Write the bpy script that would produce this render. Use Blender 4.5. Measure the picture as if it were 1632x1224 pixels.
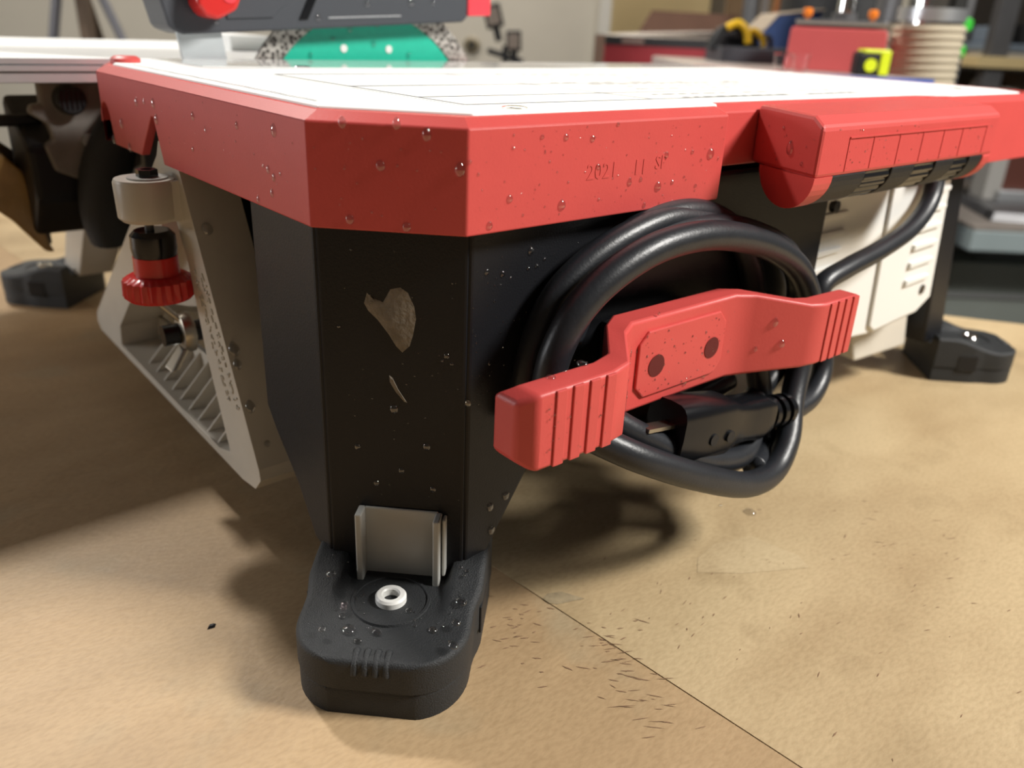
import bpy, bmesh, math, random
from mathutils import Vector, Matrix

# ------------------------------------------------------------------ scene, camera, world, lights
sc = bpy.context.scene
for o in list(bpy.data.objects):
    bpy.data.objects.remove(o, do_unlink=True)
COL = sc.collection
random.seed(7)

CAM = Vector((-0.13379, -0.22881, 0.25271))
FPX = 1304.2
pitch, roll, yaw = 0.41326, 0.04497, 0.85732
fw = Vector((math.cos(yaw)*math.cos(pitch), math.sin(yaw)*math.cos(pitch), -math.sin(pitch)))
rt0 = fw.cross(Vector((0, 0, 1))).normalized()
up0 = rt0.cross(fw)
rt = rt0*math.cos(roll) + up0*math.sin(roll)
up = -rt0*math.sin(roll) + up0*math.cos(roll)
cd = bpy.data.cameras.new('camera')
cam = bpy.data.objects.new('camera', cd)
COL.objects.link(cam)
M = Matrix.Identity(4)
for i in range(3):
    M[i][0], M[i][1], M[i][2], M[i][3] = rt[i], up[i], -fw[i], CAM[i]
cam.matrix_world = M
cd.sensor_width = 36.0
cd.lens = FPX/1632*36
cd.clip_start = 0.01
cd.clip_end = 50
cd.dof.use_dof = True
cd.dof.focus_distance = 0.335
cd.dof.aperture_fstop = 8.0
sc.camera = cam

vs = sc.view_settings
vs.view_transform = 'Standard'
vs.look = 'None'
vs.gamma = 1.0
vs.use_curve_mapping = False
vs.exposure = 0.08

w = bpy.data.worlds.new('shop_air')
sc.world = w
w.use_nodes = True
bg = w.node_tree.nodes['Background']
bg.inputs[0].default_value = (1.0, 0.95, 0.88, 1)
bg.inputs[1].default_value = 0.06

def area(name, loc, target, sx, sy, power, col):
    l = bpy.data.lights.new(name, 'AREA')
    l.shape = 'RECTANGLE'
    l.size, l.size_y = sx, sy
    l.energy = power
    l.color = col
    o = bpy.data.objects.new(name, l)
    COL.objects.link(o)
    o.location = loc
    o.rotation_euler = (Vector(target)-Vector(loc)).to_track_quat('-Z', 'Y').to_euler()
    return o
# shop ceiling lamps: one behind the saw, one over the right hand side of the bench; the others are added fill lights
area('ceiling_lamp_back', (0.0, 1.62, 1.75), (0, .2, 0), 0.14, 0.14, 30, (1.0, .95, .88))
area('ceiling_lamp_side', (1.02, -.98, 1.28), (.2, 0, 0), 0.36, 0.36, 50, (1.0, .965, .91))
area('background_fill_far', (2.1, 1.9, 1.55), (2.5, 2.6, 0.2), 1.2, 0.3, 42, (1.0, .93, .83))  # fill added to brighten the recess wall and far background
area('wall_fill_left', (-.6, 2.0, 1.70), (-.1, 2.9, 0.2), 1.2, 0.3, 27, (1.0, .95, .88))  # fill added to brighten the left part of the back wall
area('fill_light_left', (-1.5, 1.5, .44), (0, .15, .17), 0.7, 0.36, 13, (.97, .98, 1.0))  # fill added for the left skirt face; no window is built there

# ------------------------------------------------------------------ helpers
def nt(name):
    m = bpy.data.materials.new(name)
    m.use_nodes = True
    return m, m.node_tree, m.node_tree.nodes['Principled BSDF']

def mat(name, col, rough=.5, metal=0., bump=0., bscale=400., var=0., vscale=30., coat=0., trans=0., ior=1.45, spec=None):
    m, t, b = nt(name)
    c = (*col, 1)
    b.inputs['Base Color'].default_value = c
    b.inputs['Roughness'].default_value = rough
    b.inputs['Metallic'].default_value = metal
    b.inputs['Coat Weight'].default_value = coat
    b.inputs['Coat Roughness'].default_value = .08
    b.inputs['Transmission Weight'].default_value = trans
    b.inputs['IOR'].default_value = ior
    if spec is not None:
        b.inputs['Specular IOR Level'].default_value = spec
    tc = t.nodes.new('ShaderNodeTexCoord')
    if bump:
        n = t.nodes.new('ShaderNodeTexNoise'); n.inputs['Scale'].default_value = bscale; n.inputs['Detail'].default_value = 3
        bp = t.nodes.new('ShaderNodeBump'); bp.inputs['Strength'].default_value = bump; bp.inputs['Distance'].default_value = .001
        t.links.new(tc.outputs['Object'], n.inputs['Vector'])
        t.links.new(n.outputs['Fac'], bp.inputs['Height'])
        t.links.new(bp.outputs['Normal'], b.inputs['Normal'])
    if var:
        n = t.nodes.new('ShaderNodeTexNoise'); n.inputs['Scale'].default_value = vscale; n.inputs['Detail'].default_value = 5
        mx = t.nodes.new('ShaderNodeMix'); mx.data_type = 'RGBA'
        mx.inputs[6].default_value = tuple(max(0, x*(1-var)) for x in col)+(1,)
        mx.inputs[7].default_value = tuple(min(1, x*(1+var)) for x in col)+(1,)
        t.links.new(tc.outputs['Object'], n.inputs['Vector'])
        t.links.new(n.outputs['Fac'], mx.inputs[0])
        t.links.new(mx.outputs[2], b.inputs['Base Color'])
    return m

RED = mat('red_plastic', (.57, .072, .065), .44, bump=.06, bscale=900, var=.06, vscale=60)
RED2 = mat('red_knob_plastic', (.58, .025, .022), .25)
BLACK = mat('black_plastic', (.012, .0125, .014), .5, bump=.25, bscale=1500, spec=.4)
BODYM = mat('black_tub_plastic', (.0095, .0100, .0122), .40, bump=.12, bscale=1200, spec=.32)
RUBBER = mat('black_rubber', (.020, .022, .024), .55, bump=.5, bscale=1800, var=.15, vscale=80)
CORDM = mat('black_cord_rubber', (.016, .018, .022), .38, bump=.1, bscale=700, var=.3, vscale=120)
GLOSSB = mat('glossy_black_plastic', (.008, .0085, .01), .18)
PLUGM = mat('black_plug_plastic', (.005, .0055, .007), .26, spec=.3)
GREY = mat('light_grey_plastic', (.46, .46, .43), .32)
BEIGE = mat('beige_plastic', (.58, .545, .475), .33, bump=.05, bscale=600, var=.08, vscale=50)
WHITEP = mat('white_panel_plastic', (.74, .74, .71), .4)
WHITEM = mat('white_painted_steel', (.93, .935, .92), .40, spec=.12)
FILM = mat('wet_white_steel', (.90, .915, .90), .06, bump=.03, bscale=90, spec=.6)
ALU = mat('brushed_aluminium', (.62, .64, .66), .35, metal=.85, bump=.05, bscale=300)
CHROME = mat('chrome_metal', (.75, .75, .73), .14, metal=1)
DULLMET = mat('dull_zinc_plate', (.55, .60, .62), .4, metal=.6)
NICKEL = mat('old_nickel', (.42, .39, .33), .34, metal=1)
GREEN = mat('green_blade_paint', (.02, .50, .34), .3, var=.1, vscale=200)
DARKG = mat('dark_grey_guard_plastic', (.045, .05, .06), .45, bump=.1, bscale=900)
PINKR = mat('bright_red_plastic', (.75, .06, .08), .3)
INK = mat('black_ink', (.05, .05, .055), .6)
INK2 = mat('faded_grey_ink', (.15, .15, .16), .6)
LABELM = mat('white_label', (.84, .84, .81), .35)
def water():
    m, t, b = nt('clear_water')
    t.nodes.remove(b)
    out = t.nodes['Material Output']
    lw = t.nodes.new('ShaderNodeLayerWeight'); lw.inputs[0].default_value = .5
    pw = t.nodes.new('ShaderNodeMath'); pw.operation = 'POWER'; pw.inputs[1].default_value = 2.2
    fr = t.nodes.new('ShaderNodeMapRange'); fr.inputs[3].default_value = .11; fr.inputs[4].default_value = .62
    t.links.new(lw.outputs['Facing'], pw.inputs[0]); t.links.new(pw.outputs[0], fr.inputs[0])
    tr = t.nodes.new('ShaderNodeBsdfTransparent'); tr.inputs[0].default_value = (.89, .89, .89, 1)
    gl = t.nodes.new('ShaderNodeBsdfGlossy'); gl.inputs['Roughness'].default_value = .04
    mx = t.nodes.new('ShaderNodeMixShader')
    t.links.new(fr.outputs[0], mx.inputs[0]); t.links.new(tr.outputs[0], mx.inputs[1]); t.links.new(gl.outputs[0], mx.inputs[2])
    t.links.new(mx.outputs[0], out.inputs[0])
    return m
WATER = water()
BROWNW = mat('stained_flap_gold_reflection', (.36, .22, .07), .3, var=.5, vscale=60, coat=.5)  # brown holds both the stain and the golden reflections on the flap
BROWND = mat('dark_brown_flap_edge', (.07, .05, .03), .5)
WOOD = mat('pale_plywood', (.62, .42, .20), .55, var=.15, vscale=25)
GREYSTEEL = mat('grey_steel', (.14, .14, .145), .4, metal=.5, var=.2, vscale=20)

def rim_material():
    m, t, b = nt('turbo_rim_diamond')
    b.inputs['Metallic'].default_value = .7
    b.inputs['Roughness'].default_value = .45
    tc = t.nodes.new('ShaderNodeTexCoord')
    v = t.nodes.new('ShaderNodeTexVoronoi'); v.inputs['Scale'].default_value = 300; v.distance = 'CHEBYCHEV'
    r = t.nodes.new('ShaderNodeValToRGB')
    r.color_ramp.elements[0].position = .25; r.color_ramp.elements[0].color = (.06, .055, .05, 1)
    r.color_ramp.elements[1].position = .5; r.color_ramp.elements[1].color = (.55, .53, .49, 1)
    t.links.new(tc.outputs['Object'], v.inputs['Vector']); t.links.new(v.outputs['Distance'], r.inputs[0])
    t.links.new(r.outputs[0], b.inputs['Base Color'])
    return m
RIM = rim_material()

def kraft(name, c1, c2, c3):
    m, t, b = nt(name)
    b.inputs['Roughness'].default_value = .5
    b.inputs['Specular IOR Level'].default_value = .35
    tc = t.nodes.new('ShaderNodeTexCoord')
    n1 = t.nodes.new('ShaderNodeTexNoise'); n1.inputs['Scale'].default_value = 7; n1.inputs['Detail'].default_value = 4
    n2 = t.nodes.new('ShaderNodeTexNoise'); n2.inputs['Scale'].default_value = 260; n2.inputs['Detail'].default_value = 6
    n3 = t.nodes.new('ShaderNodeTexNoise'); n3.inputs['Scale'].default_value = 16; n3.inputs['Detail'].default_value = 3
    mp = t.nodes.new('ShaderNodeMapping'); mp.inputs['Scale'].default_value = (1, 2.2, 1); mp.inputs['Rotation'].default_value = (0, 0, .6)
    for n in (n1, n2, n3):
        pass
    t.links.new(tc.outputs['Object'], mp.inputs[0])
    t.links.new(mp.outputs[0], n1.inputs['Vector']); t.links.new(mp.outputs[0], n2.inputs['Vector']); t.links.new(tc.outputs['Object'], n3.inputs['Vector'])
    r = t.nodes.new('ShaderNodeValToRGB')
    e = r.color_ramp.elements
    e[0].position = .30; e[0].color = (*c1, 1); e[1].position = .62; e[1].color = (*c2, 1)
    t.links.new(n1.outputs['Fac'], r.inputs[0])
    r3 = t.nodes.new('ShaderNodeMapRange'); r3.inputs[1].default_value = .58; r3.inputs[2].default_value = .74
    t.links.new(n3.outputs['Fac'], r3.inputs[0])
    mx = t.nodes.new('ShaderNodeMix'); mx.data_type = 'RGBA'; mx.inputs[7].default_value = (*c3, 1)
    t.links.new(r3.outputs[0], mx.inputs[0]); t.links.new(r.outputs[0], mx.inputs[6])
    m2 = t.nodes.new('ShaderNodeMix'); m2.data_type = 'RGBA'; m2.blend_type = 'MULTIPLY'; m2.inputs[0].default_value = .35
    r2 = t.nodes.new('ShaderNodeValToRGB'); r2.color_ramp.elements[0].position = .3; r2.color_ramp.elements[0].color = (.62, .58, .52, 1); r2.color_ramp.elements[1].position = .6
    t.links.new(n2.outputs['Fac'], r2.inputs[0])
    t.links.new(mx.outputs[2], m2.inputs[6]); t.links.new(r2.outputs[0], m2.inputs[7])
    t.links.new(m2.outputs[2], b.inputs['Base Color'])
    bp = t.nodes.new('ShaderNodeBump'); bp.inputs['Strength'].default_value = .3; bp.inputs['Distance'].default_value = .0006
    bp2 = t.nodes.new('ShaderNodeBump'); bp2.inputs['Strength'].default_value = .35; bp2.inputs['Distance'].default_value = .006
    t.links.new(n2.outputs['Fac'], bp.inputs['Height']); t.links.new(n1.outputs['Fac'], bp2.inputs['Height'])
    t.links.new(bp2.outputs['Normal'], bp.inputs['Normal'])
    t.links.new(bp.outputs['Normal'], b.inputs['Normal'])
    return m
KRAFT = kraft('kraft_paper', (.37, .25, .135), (.465, .325, .182), (.40, .305, .185))
KRAFT_R = kraft('kraft_paper_pale', (.415, .300, .166), (.54, .415, .243), (.40, .295, .165))

def wpos(o):
    v = Vector((0, 0, 0))
    while o is not None:
        v += o.location
        o = o.parent
    return v

def finish(name, bm, m, parent=None, smooth=False, bevel=0., seg=2, local=False, autos=True):
    me = bpy.data.meshes.new(name)
    bmesh.ops.recalc_face_normals(bm, faces=bm.faces[:])
    if parent is not None and not local:
        bmesh.ops.translate(bm, verts=bm.verts[:], vec=-wpos(parent))
    bm.to_mesh(me); bm.free()
    o = bpy.data.objects.new(name, me)
    COL.objects.link(o)
    if isinstance(m, (list, tuple)):
        for x in m:
            me.materials.append(x)
    else:
        me.materials.append(m)
    o.parent = parent
    if smooth:
        for p in me.polygons:
            p.use_smooth = True
        if autos:
            me.set_sharp_from_angle(angle=math.radians(38))
    if bevel:
        md = o.modifiers.new('bevel', 'BEVEL')
        md.width = bevel; md.segments = seg; md.limit_method = 'ANGLE'; md.angle_limit = math.radians(30)
        md.harden_normals = False
    return o

AX = {'x': lambda p, t: (t, p[0], p[1]), 'y': lambda p, t: (p[0], t, p[1]), 'z': lambda p, t: (p[0], p[1], t)}
def add_prism(bm, pts, axis, lo, hi):
    f = AX[axis]
    a = [bm.verts.new(f(p, lo)) for p in pts]
    b = [bm.verts.new(f(p, hi)) for p in pts]
    n = len(pts)
    bm.faces.new(a); bm.faces.new(b[::-1])
    for i in range(n):
        bm.faces.new((a[i], b[i], b[(i+1) % n], a[(i+1) % n]))

def add_hexa(bm, c):
    v = [bm.verts.new(p) for p in c]
    for q in ((0, 1, 2, 3), (7, 6, 5, 4), (0, 4, 5, 1), (1, 5, 6, 2), (2, 6, 7, 3), (3, 7, 4, 0)):
        bm.faces.new([v[i] for i in q])

def add_box(bm, x0, x1, y0, y1, z0, z1):
    add_hexa(bm, [(x0, y0, z0), (x1, y0, z0), (x1, y1, z0), (x0, y1, z0), (x0, y0, z1), (x1, y0, z1), (x1, y1, z1), (x0, y1, z1)])

def add_slab(bm, p, q, zb0, zb1, zt, th, inward):
    """vertical wall from plan point p to q, thickness th along inward"""
    n = Vector((inward[0], inward[1])).normalized()*th
    add_hexa(bm, [(p[0], p[1], zb0), (q[0], q[1], zb1), (q[0]+n.x, q[1]+n.y, zb1), (p[0]+n.x, p[1]+n.y, zb0),
                  (p[0], p[1], zt), (q[0], q[1], zt), (q[0]+n.x, q[1]+n.y, zt), (p[0]+n.x, p[1]+n.y, zt)])

def frame(d):
    d = Vector(d).normalized()
    a = Vector((0, 0, 1)) if abs(d.z) < .9 else Vector((1, 0, 0))
    u = d.cross(a).normalized()
    return d, u, d.cross(u)

def add_lathe(bm, origin, axis, prof, seg=32, cap=True):
    d, u, v = frame(axis)
    O = Vector(origin); rings = []
    for (r, h) in prof:
        rings.append([bm.verts.new(O+d*h+(u*math.cos(2*math.pi*i/seg)+v*math.sin(2*math.pi*i/seg))*r) for i in range(seg)])
    for k in range(len(rings)-1):
        for i in range(seg):
            bm.faces.new((rings[k][i], rings[k][(i+1) % seg], rings[k+1][(i+1) % seg], rings[k+1][i]))
    if cap:
        bm.faces.new(rings[0]); bm.faces.new(rings[-1][::-1])

def add_cyl(bm, p0, p1, r, seg=20, r1=None):
    p0, p1 = Vector(p0), Vector(p1)
    add_lathe(bm, p0, p1-p0, [(r, 0), (r if r1 is None else r1, (p1-p0).length)], seg)

def spline(pts, n=10):
    P = [Vector(p) for p in pts]; out = []
    for i in range(len(P)-1):
        p0, p1, p2, p3 = P[max(i-1, 0)], P[i], P[i+1], P[min(i+2, len(P)-1)]
        for k in range(n):
            t = k/n
            out.append(.5*((2*p1)+(p2-p0)*t+(2*p0-5*p1+4*p2-p3)*t*t+(3*p1-p0-3*p2+p3)*t**3))
    out.append(P[-1])
    return out

def add_tube(bm, pts, r, seg=16, n=10, rf=None):
    S = spline(pts, n); rings = []
    prev = None
    for i, p in enumerate(S):
        d = (S[min(i+1, len(S)-1)]-S[max(i-1, 0)]).normalized()
        if prev is None:
            _, u, _ = frame(d)
        else:
            u = (prev-d*prev.dot(d)).normalized()
        prev = u; v = d.cross(u)
        rr = r if rf is None else rf(i/(len(S)-1))
        rings.append([bm.verts.new(p+(u*math.cos(2*math.pi*k/seg)+v*math.sin(2*math.pi*k/seg))*rr) for k in range(seg)])
    for k in range(len(rings)-1):
        for i in range(seg):
            bm.faces.new((rings[k][i], rings[k][(i+1) % seg], rings[k+1][(i+1) % seg], rings[k+1][i]))
    bm.faces.new(rings[0]); bm.faces.new(rings[-1][::-1])

def B():
    return bmesh.new()

def prism(name, pts, axis, lo, hi, m, parent, bevel=0., **k):
    bm = B(); add_prism(bm, pts, axis, lo, hi)
    return finish(name, bm, m, parent, bevel=bevel, **k)

def box(name, b, m, parent, bevel=0., **k):
    bm = B(); add_box(bm, *b)
    return finish(name, bm, m, parent, bevel=bevel, **k)

def lathe(name, origin, axis, prof, m, parent, seg=32, **k):
    bm = B(); add_lathe(bm, origin, axis, prof, seg)
    return finish(name, bm, m, parent, smooth=True, **k)

def empty(name, loc, label, cat, group=None, rz=0.):
    o = bpy.data.objects.new(name, None)
    o.empty_display_size = .05
    COL.objects.link(o)
    o.location = loc; o.rotation_euler = (0, 0, rz)
    tag(o, label, cat, group)
    return o

def tag(o, label=None, cat=None, group=None, kind=None):
    if label: o['label'] = label
    if cat: o['category'] = cat
    if group: o['group'] = group
    if kind: o['kind'] = kind
    return o

def text_mesh(name, s, size, depth, m, parent, origin, xdir, ydir):
    cu = bpy.data.curves.new(name, 'FONT')
    cu.body = s; cu.size = size; cu.extrude = depth; cu.resolution_u = 2
    t = bpy.data.objects.new(name+'_tmp', cu)
    COL.objects.link(t)
    dg = bpy.context.evaluated_depsgraph_get()
    me = bpy.data.meshes.new_from_object(t.evaluated_get(dg))
    bpy.data.objects.remove(t, do_unlink=True)
    X, Y = Vector(xdir).normalized(), Vector(ydir).normalized(); Z = X.cross(Y)
    O = Vector(origin)
    if parent is not None:
        O = O-wpos(parent)
    for v in me.vertices:
        v.co = O+X*v.co.x+Y*v.co.y+Z*v.co.z
    me.name = name
    o = bpy.data.objects.new(name, me)
    COL.objects.link(o)
    me.materials.clear(); me.materials.append(m)
    o.parent = parent
    return o

HD = Vector((math.cos(yaw), math.sin(yaw), 0))     # the shop's back wall runs square to this direction
RD = Vector((math.sin(yaw), -math.cos(yaw), 0))
GP = Vector((CAM.x, CAM.y, 0))
def shop(a, d, z):
    return GP+RD*a+HD*d+Vector((0, 0, z))
RZ = yaw-math.pi/2                                    # local x = RD, local y = HD

# ------------------------------------------------------------------ the room
def shop_box(bm, a0, a1, d0, d1, z0, z1):
    c = []
    for z in (z0, z1):
        for (a, d) in ((a0, d0), (a1, d0), (a1, d1), (a0, d1)):
            c.append(tuple(shop(a, d, z)))
    add_hexa(bm, c)

FLOOR_Z = -0.90
FLOORM = mat('concrete_floor', (.20, .19, .17), .7, var=.2, vscale=4)
WALLM = mat('painted_block_wall', (.50, .465, .395), .8, bump=.3, bscale=30, var=.06, vscale=6)
WALLT = mat('tan_board_wall', (.47, .37, .20), .75, var=.12, vscale=3)
WALLD = mat('dark_board_wall', (.10, .085, .07), .8, var=.4, vscale=5)
bm = B(); shop_box(bm, -4, 4, -1.5, 3.6, FLOOR_Z-.05, FLOOR_Z); tag(finish('floor', bm, FLOORM), kind='structure')
bm = B(); shop_box(bm, -4, .27, 3.2, 3.3, FLOOR_Z, 1.6); tag(finish('wall_back', bm, WALLM), kind='structure')
bm = B(); shop_box(bm, .27, 1.05, 3.6, 3.7, FLOOR_Z, 1.6); tag(finish('wall_recess', bm, WALLT), kind='structure')
bm = B(); shop_box(bm, 1.05, 4, 3.6, 3.7, FLOOR_Z, 1.6); tag(finish('wall_right', bm, WALLD), kind='structure')
bm = B(); shop_box(bm, -4, 4, -1.0, -.95, FLOOR_Z, 1.9); tag(finish('front_light_blocker', bm, mat('dark_blocker_wall', (.05, .045, .04), .8)), kind='structure')  # unseen dark wall added behind the camera to keep light off the near corner
bm = B(); shop_box(bm, .25, .29, 3.16, 3.6, FLOOR_Z, 1.6); tag(finish('trim_1', bm, mat('white_corner_trim', (.55, .53, .48), .6)), kind='structure')

# ------------------------------------------------------------------ bench and paper
bench = empty('workbench', shop(-.3, .4, FLOOR_Z), 'long workbench under the brown paper carrying the red saw', 'workbench')
E0 = Vector((.766, .031)); ED = Vector((.573, -.82)).normalized(); EN = Vector((-ED.y, ED.x))   # far edge line and its outward normal
def bp(s, n):
    p = E0+ED*s+EN*n
    return (p.x, p.y)
BENCH = [bp(-1.9, 0), bp(.55, 0), bp(.55, -1.5), bp(-1.9, -1.5)]
prism('bench_top', BENCH, 'z', -.045, -.0012, WOOD, bench, .002)
for s in (-1.8, .42):
    for n in (-.08, -1.42):
        p = bp(s, n)
        box('leg', (p[0]-.045, p[0]+.045, p[1]-.045, p[1]+.045, FLOOR_Z, -.045), WOOD, bench, .004)

# seam between the two paper sheets
SA, SB = Vector((.0876, .0333)), Vector((.1031, -.1333))
sd = (SB-SA).normalized()
s_far, s_near = SA-sd*1.2, SB+sd*.9
def clip_poly(poly, p, d, keep):
    n = Vector((-d.y, d.x))*keep
    out = []
    for i in range(len(poly)):
        a, b = Vector(poly[i]), Vector(poly[(i+1) % len(poly)])
        da, db = (a-p).dot(n), (b-p).dot(n)
        if da >= 0: out.append(tuple(a))
        if da*db < 0:
            out.append(tuple(a+(b-a)*(da/(da-db))))
    return out
PAPER = [bp(-1.88, -.004), bp(.53, -.004), bp(.53, -1.48), bp(-1.88, -1.48)]
left_poly = clip_poly(PAPER, SA+Vector((.03, 0)), sd, -1)
right_poly = clip_poly(PAPER, SA, sd, 1)
pl = prism('kraft_paper', left_poly, 'z', -.0012, -.0004, KRAFT, None)
tag(pl, 'tan kraft paper sheet on the left, running under the edge of the paler sheet', 'paper', 'kraft paper sheets on the bench')
pr_ = prism('kraft_paper', right_poly, 'z', -.0003, 0, KRAFT_R, None)
tag(pr_, 'paler kraft paper sheet on the right, below the coiled cord, its straight edge on top', 'paper', 'kraft paper sheets on the bench')

# ------------------------------------------------------------------ the tile saw
saw = empty('tile_saw', (.29, .33, 0), 'red and black tabletop wet tile saw splashed with water drops', 'tile saw')
ZT, ZB = .220, .183        # skirt wall top and bottom
ZP = .2240                 # table plate top

# --- skirt
bm = B()
th = .0045
outl = [(.04, 0), (.184, 0), (.1955, .010), (.40, .010), (.408, 0), (.563, 0), (.593, .03), (.593, .345), (.02, .345), (0, .288), (0, .04)]
def inset(poly, d):
    n = len(poly); out = []
    for i in range(n):
        p0, p1, p2 = Vector(poly[i-1]), Vector(poly[i]), Vector(poly[(i+1) % n])
        a = (p1-p0).normalized(); b = (p2-p1).normalized()
        na, nb = Vector((-a.y, a.x)), Vector((-b.y, b.x))
        k = na+nb
        out.append(tuple(p1+k*(d/max(.25, k.dot(na)))))
    return out
zb = {0: (ZB, ZB), 1: (ZB, .196), 2: (.196, .196), 3: (.196, .18), 4: (.18, .18), 5: (.18, .18), 6: (ZB, ZB), 7: (ZB, ZB), 8: (ZB, ZB), 10: (ZB, ZB)}
zbot = [ZB, ZB, .1955, .1955, .18, .18, .18, ZB, ZB, ZB, ZB]
inn = inset(outl, th)
N_ = len(outl)
rA = [bm.verts.new((outl[k][0], outl[k][1], zbot[k])) for k in range(N_)]
rB = [bm.verts.new((outl[k][0], outl[k][1], ZT)) for k in range(N_)]
rC = [bm.verts.new((inn[k][0], inn[k][1], zbot[k])) for k in range(N_)]
rD = [bm.verts.new((inn[k][0], inn[k][1], ZT-.001)) for k in range(N_)]
for k in range(N_):
    if k == 9: continue
    k2 = (k+1) % N_
    bm.faces.new((rA[k], rA[k2], rB[k2], rB[k])); bm.faces.new((rC[k2], rC[k], rD[k], rD[k2])); bm.faces.new((rA[k2], rA[k], rC[k], rC[k2]))
# left face with the round and the triangular notch (y, z)
arc = [(.288-.0005, .1875)]
arc = []
yc, zc, ra = .2825, .1895, .0105
lf = [(.04, ZB), (.1925, ZB), (.2005, .2045), (.2035, .2045), (.2264, ZB), (.270, ZB), (.272, .190)]
for k in range(0, 9):
    t = math.pi*(1-k/8)
    lf.append((.2815-.0085*math.cos(math.pi-t)*-1 if False else .2815+.0085*math.cos(t), .194+.0105*math.sin(t)))
lf += [(.288, .194), (.288, ZT), (.04, ZT)]
add_prism(bm, lf, 'x', 0, th)
# bevel and lip on top
o1 = inset(outl, .006); o2 = inset(outl, .013)
rings = []
rings.append(rB)
for P, z in ((o1, .2231), (o2, .2231)):
    rings.append([bm.verts.new((p[0], p[1], z)) for p in P])
n = len(outl)
for k in range(2):
    for i in range(n):
        bm.faces.new((rings[k][i], rings[k][(i+1) % n], rings[k+1][(i+1) % n], rings[k+1][i]))
skirt = finish('skirt', bm, RED, saw, bevel=.0006, seg=2)
tag(skirt, 'glossy red plastic skirt around the table')
t1 = text_mesh('moulded_date', '2021', .0088, .0001, RED, skirt, (.0975, -.0001, .1985), (1, 0, 0.0), (0.02, 0, 1))
t2 = text_mesh('moulded_date', '11', .0088, .0001, RED, skirt, (.124, -.0001, .1985), (1, 0, 0.0), (0.02, 0, 1))
t3 = text_mesh('moulded_date', 'SP', .0078, .0001, RED, skirt, (.1375, -.0001, .2000), (1, 0, 0.0), (0.02, 0, 1))
for y, z, s in ((.2865, .2225, .004),):
    lathe('corner_plug', (.02, .30, .2229), (0, 0, 1), [(.008, 0), (.008, .003), (.006, .0045)], RED, skirt, 20)

# --- table plate
plate_pts = [(.048, .0085), (.186, .0085), (.196, .022), (.40, .022), (.43, .0105), (.535, .0105), (.56, .035), (.56, .33), (.03, .343), (.0085, .285), (.0085, .047)]
plate = prism('table_plate', plate_pts, 'z', .2215, ZP, WHITEM, saw, .0008)
tag(plate, 'wet white steel table plate')
lab = box('warning_label', (.06, .36, .03, .20, ZP, ZP+.0002), mat('white_vinyl_label', (.90, .905, .88), .45, spec=.1), plate)
bm = B()
def strip(x0, y0, x1, y1, wd, z=ZP+.0003):
    a, b = Vector((x0, y0)), Vector((x1, y1)); d = (b-a).normalized(); nn = Vector((-d.y, d.x))*wd/2
    v = [bm.verts.new((p.x, p.y, z)) for p in (a-nn, b-nn, b+nn, a+nn)]
    bm.faces.new(v)
strip(.063, .033, .357, .033, .0016); strip(.063, .197, .357, .197, .003)
strip(.063, .033, .063, .197, .0012); strip(.357, .033, .357, .197, .0012)
strip(.063, .065, .357, .065, .0018); strip(.063, .12, .357, .12, .0024); strip(.17, .033, .17, .197, .0012)
finish('label_border', bm, INK2, lab)
bm = B()
for row in range(11):
    y = .037+row*.0150
    if abs(y-.065) < .003 or abs(y-.12) < .003: continue
    x = .19+.02*random.random()
    while x < .35:
        L = random.uniform(.004, .012)
        if random.random() < .7:
            strip(x, y, min(x+L, .354), y, .0030)
        x += L+.003
tag(finish('label_print', bm, INK2, lab), 'lines of small black print', kind='stuff')
bm = B()
pts = [(.012+.0004*math.sin(i*1.7), .06+i*.0082) for i in range(27)]
for a, b in zip(pts[:-1], pts[1:]):
    strip(a[0]+.0035, a[1], b[0]+.0035, b[1], .0007)
finish('plate_joint', bm, INK2, plate)
prism('wet_strip', [(.05, .262), (.12, .250), (.22, .247), (.33, .253), (.45, .262), (.552, .27), (.552, .332), (.045, .336)], 'z', ZP, ZP+.0003, FILM, plate)
for (x, y) in ((.075, .018), (.5, .04), (.11, .26)):
    lathe('table_screw', (x, y, ZP-.0004), (0, 0, 1), [(.005, 0), (.005, .0009), (.0035, .0013)], CHROME, plate, 18)

# --- tub / body
bm = B()
c1, c2 = (.006, .0504), (.0481, .0084)
# chamfer column, right hand wall, left hand wall
add_hexa(bm, [(c1[0], c1[1], .03), (c2[0], c2[1], .03), (c2[0]+.01, c2[1]+.03, .03), (c1[0]+.03, c1[1]+.01, .03),
              (c1[0], c1[1], .214), (c2[0], c2[1], .214), (c2[0]+.01, c2[1]+.03, .214), (c1[0]+.03, c1[1]+.01, .214)])
add_prism(bm, [(.0481, .03), (.0600, .034), (.0692, .0485), (.0845, .0725), (.1048, .090), (.13, .108), (.16, .116), (.30, .116), (.30, .193), (.0481, .193)], 'y', .0084, .016)
add_prism(bm, [(.0504, .03), (.066, .034), (.08, .055), (.1, .075), (.108, .085), (.108, .214), (.0504, .214)], 'x', .006, .014)
add_box(bm, .014, .040, .1, .108, .085, .214)
add_prism(bm, [(.1, .085), (.14, .105), (.345, .105), (.345, .214), (.1, .214)], 'x', .036, .042)
add_box(bm, .042, .47, .0161, .345, .13, .212)
add_box(bm, .47, .56, .10, .345, .13, .212)
add_box(bm, .30, .485, .024, .034, .10, .214)
body = finish('tub', bm, BODYM, saw)
tag(body, 'matte black plastic tub and near leg')
body.modifiers.new('bevel', 'BEVEL').width = .0018
body.modifiers['bevel'].limit_method = 'ANGLE'
body.modifiers['bevel'].segments = 3
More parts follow.
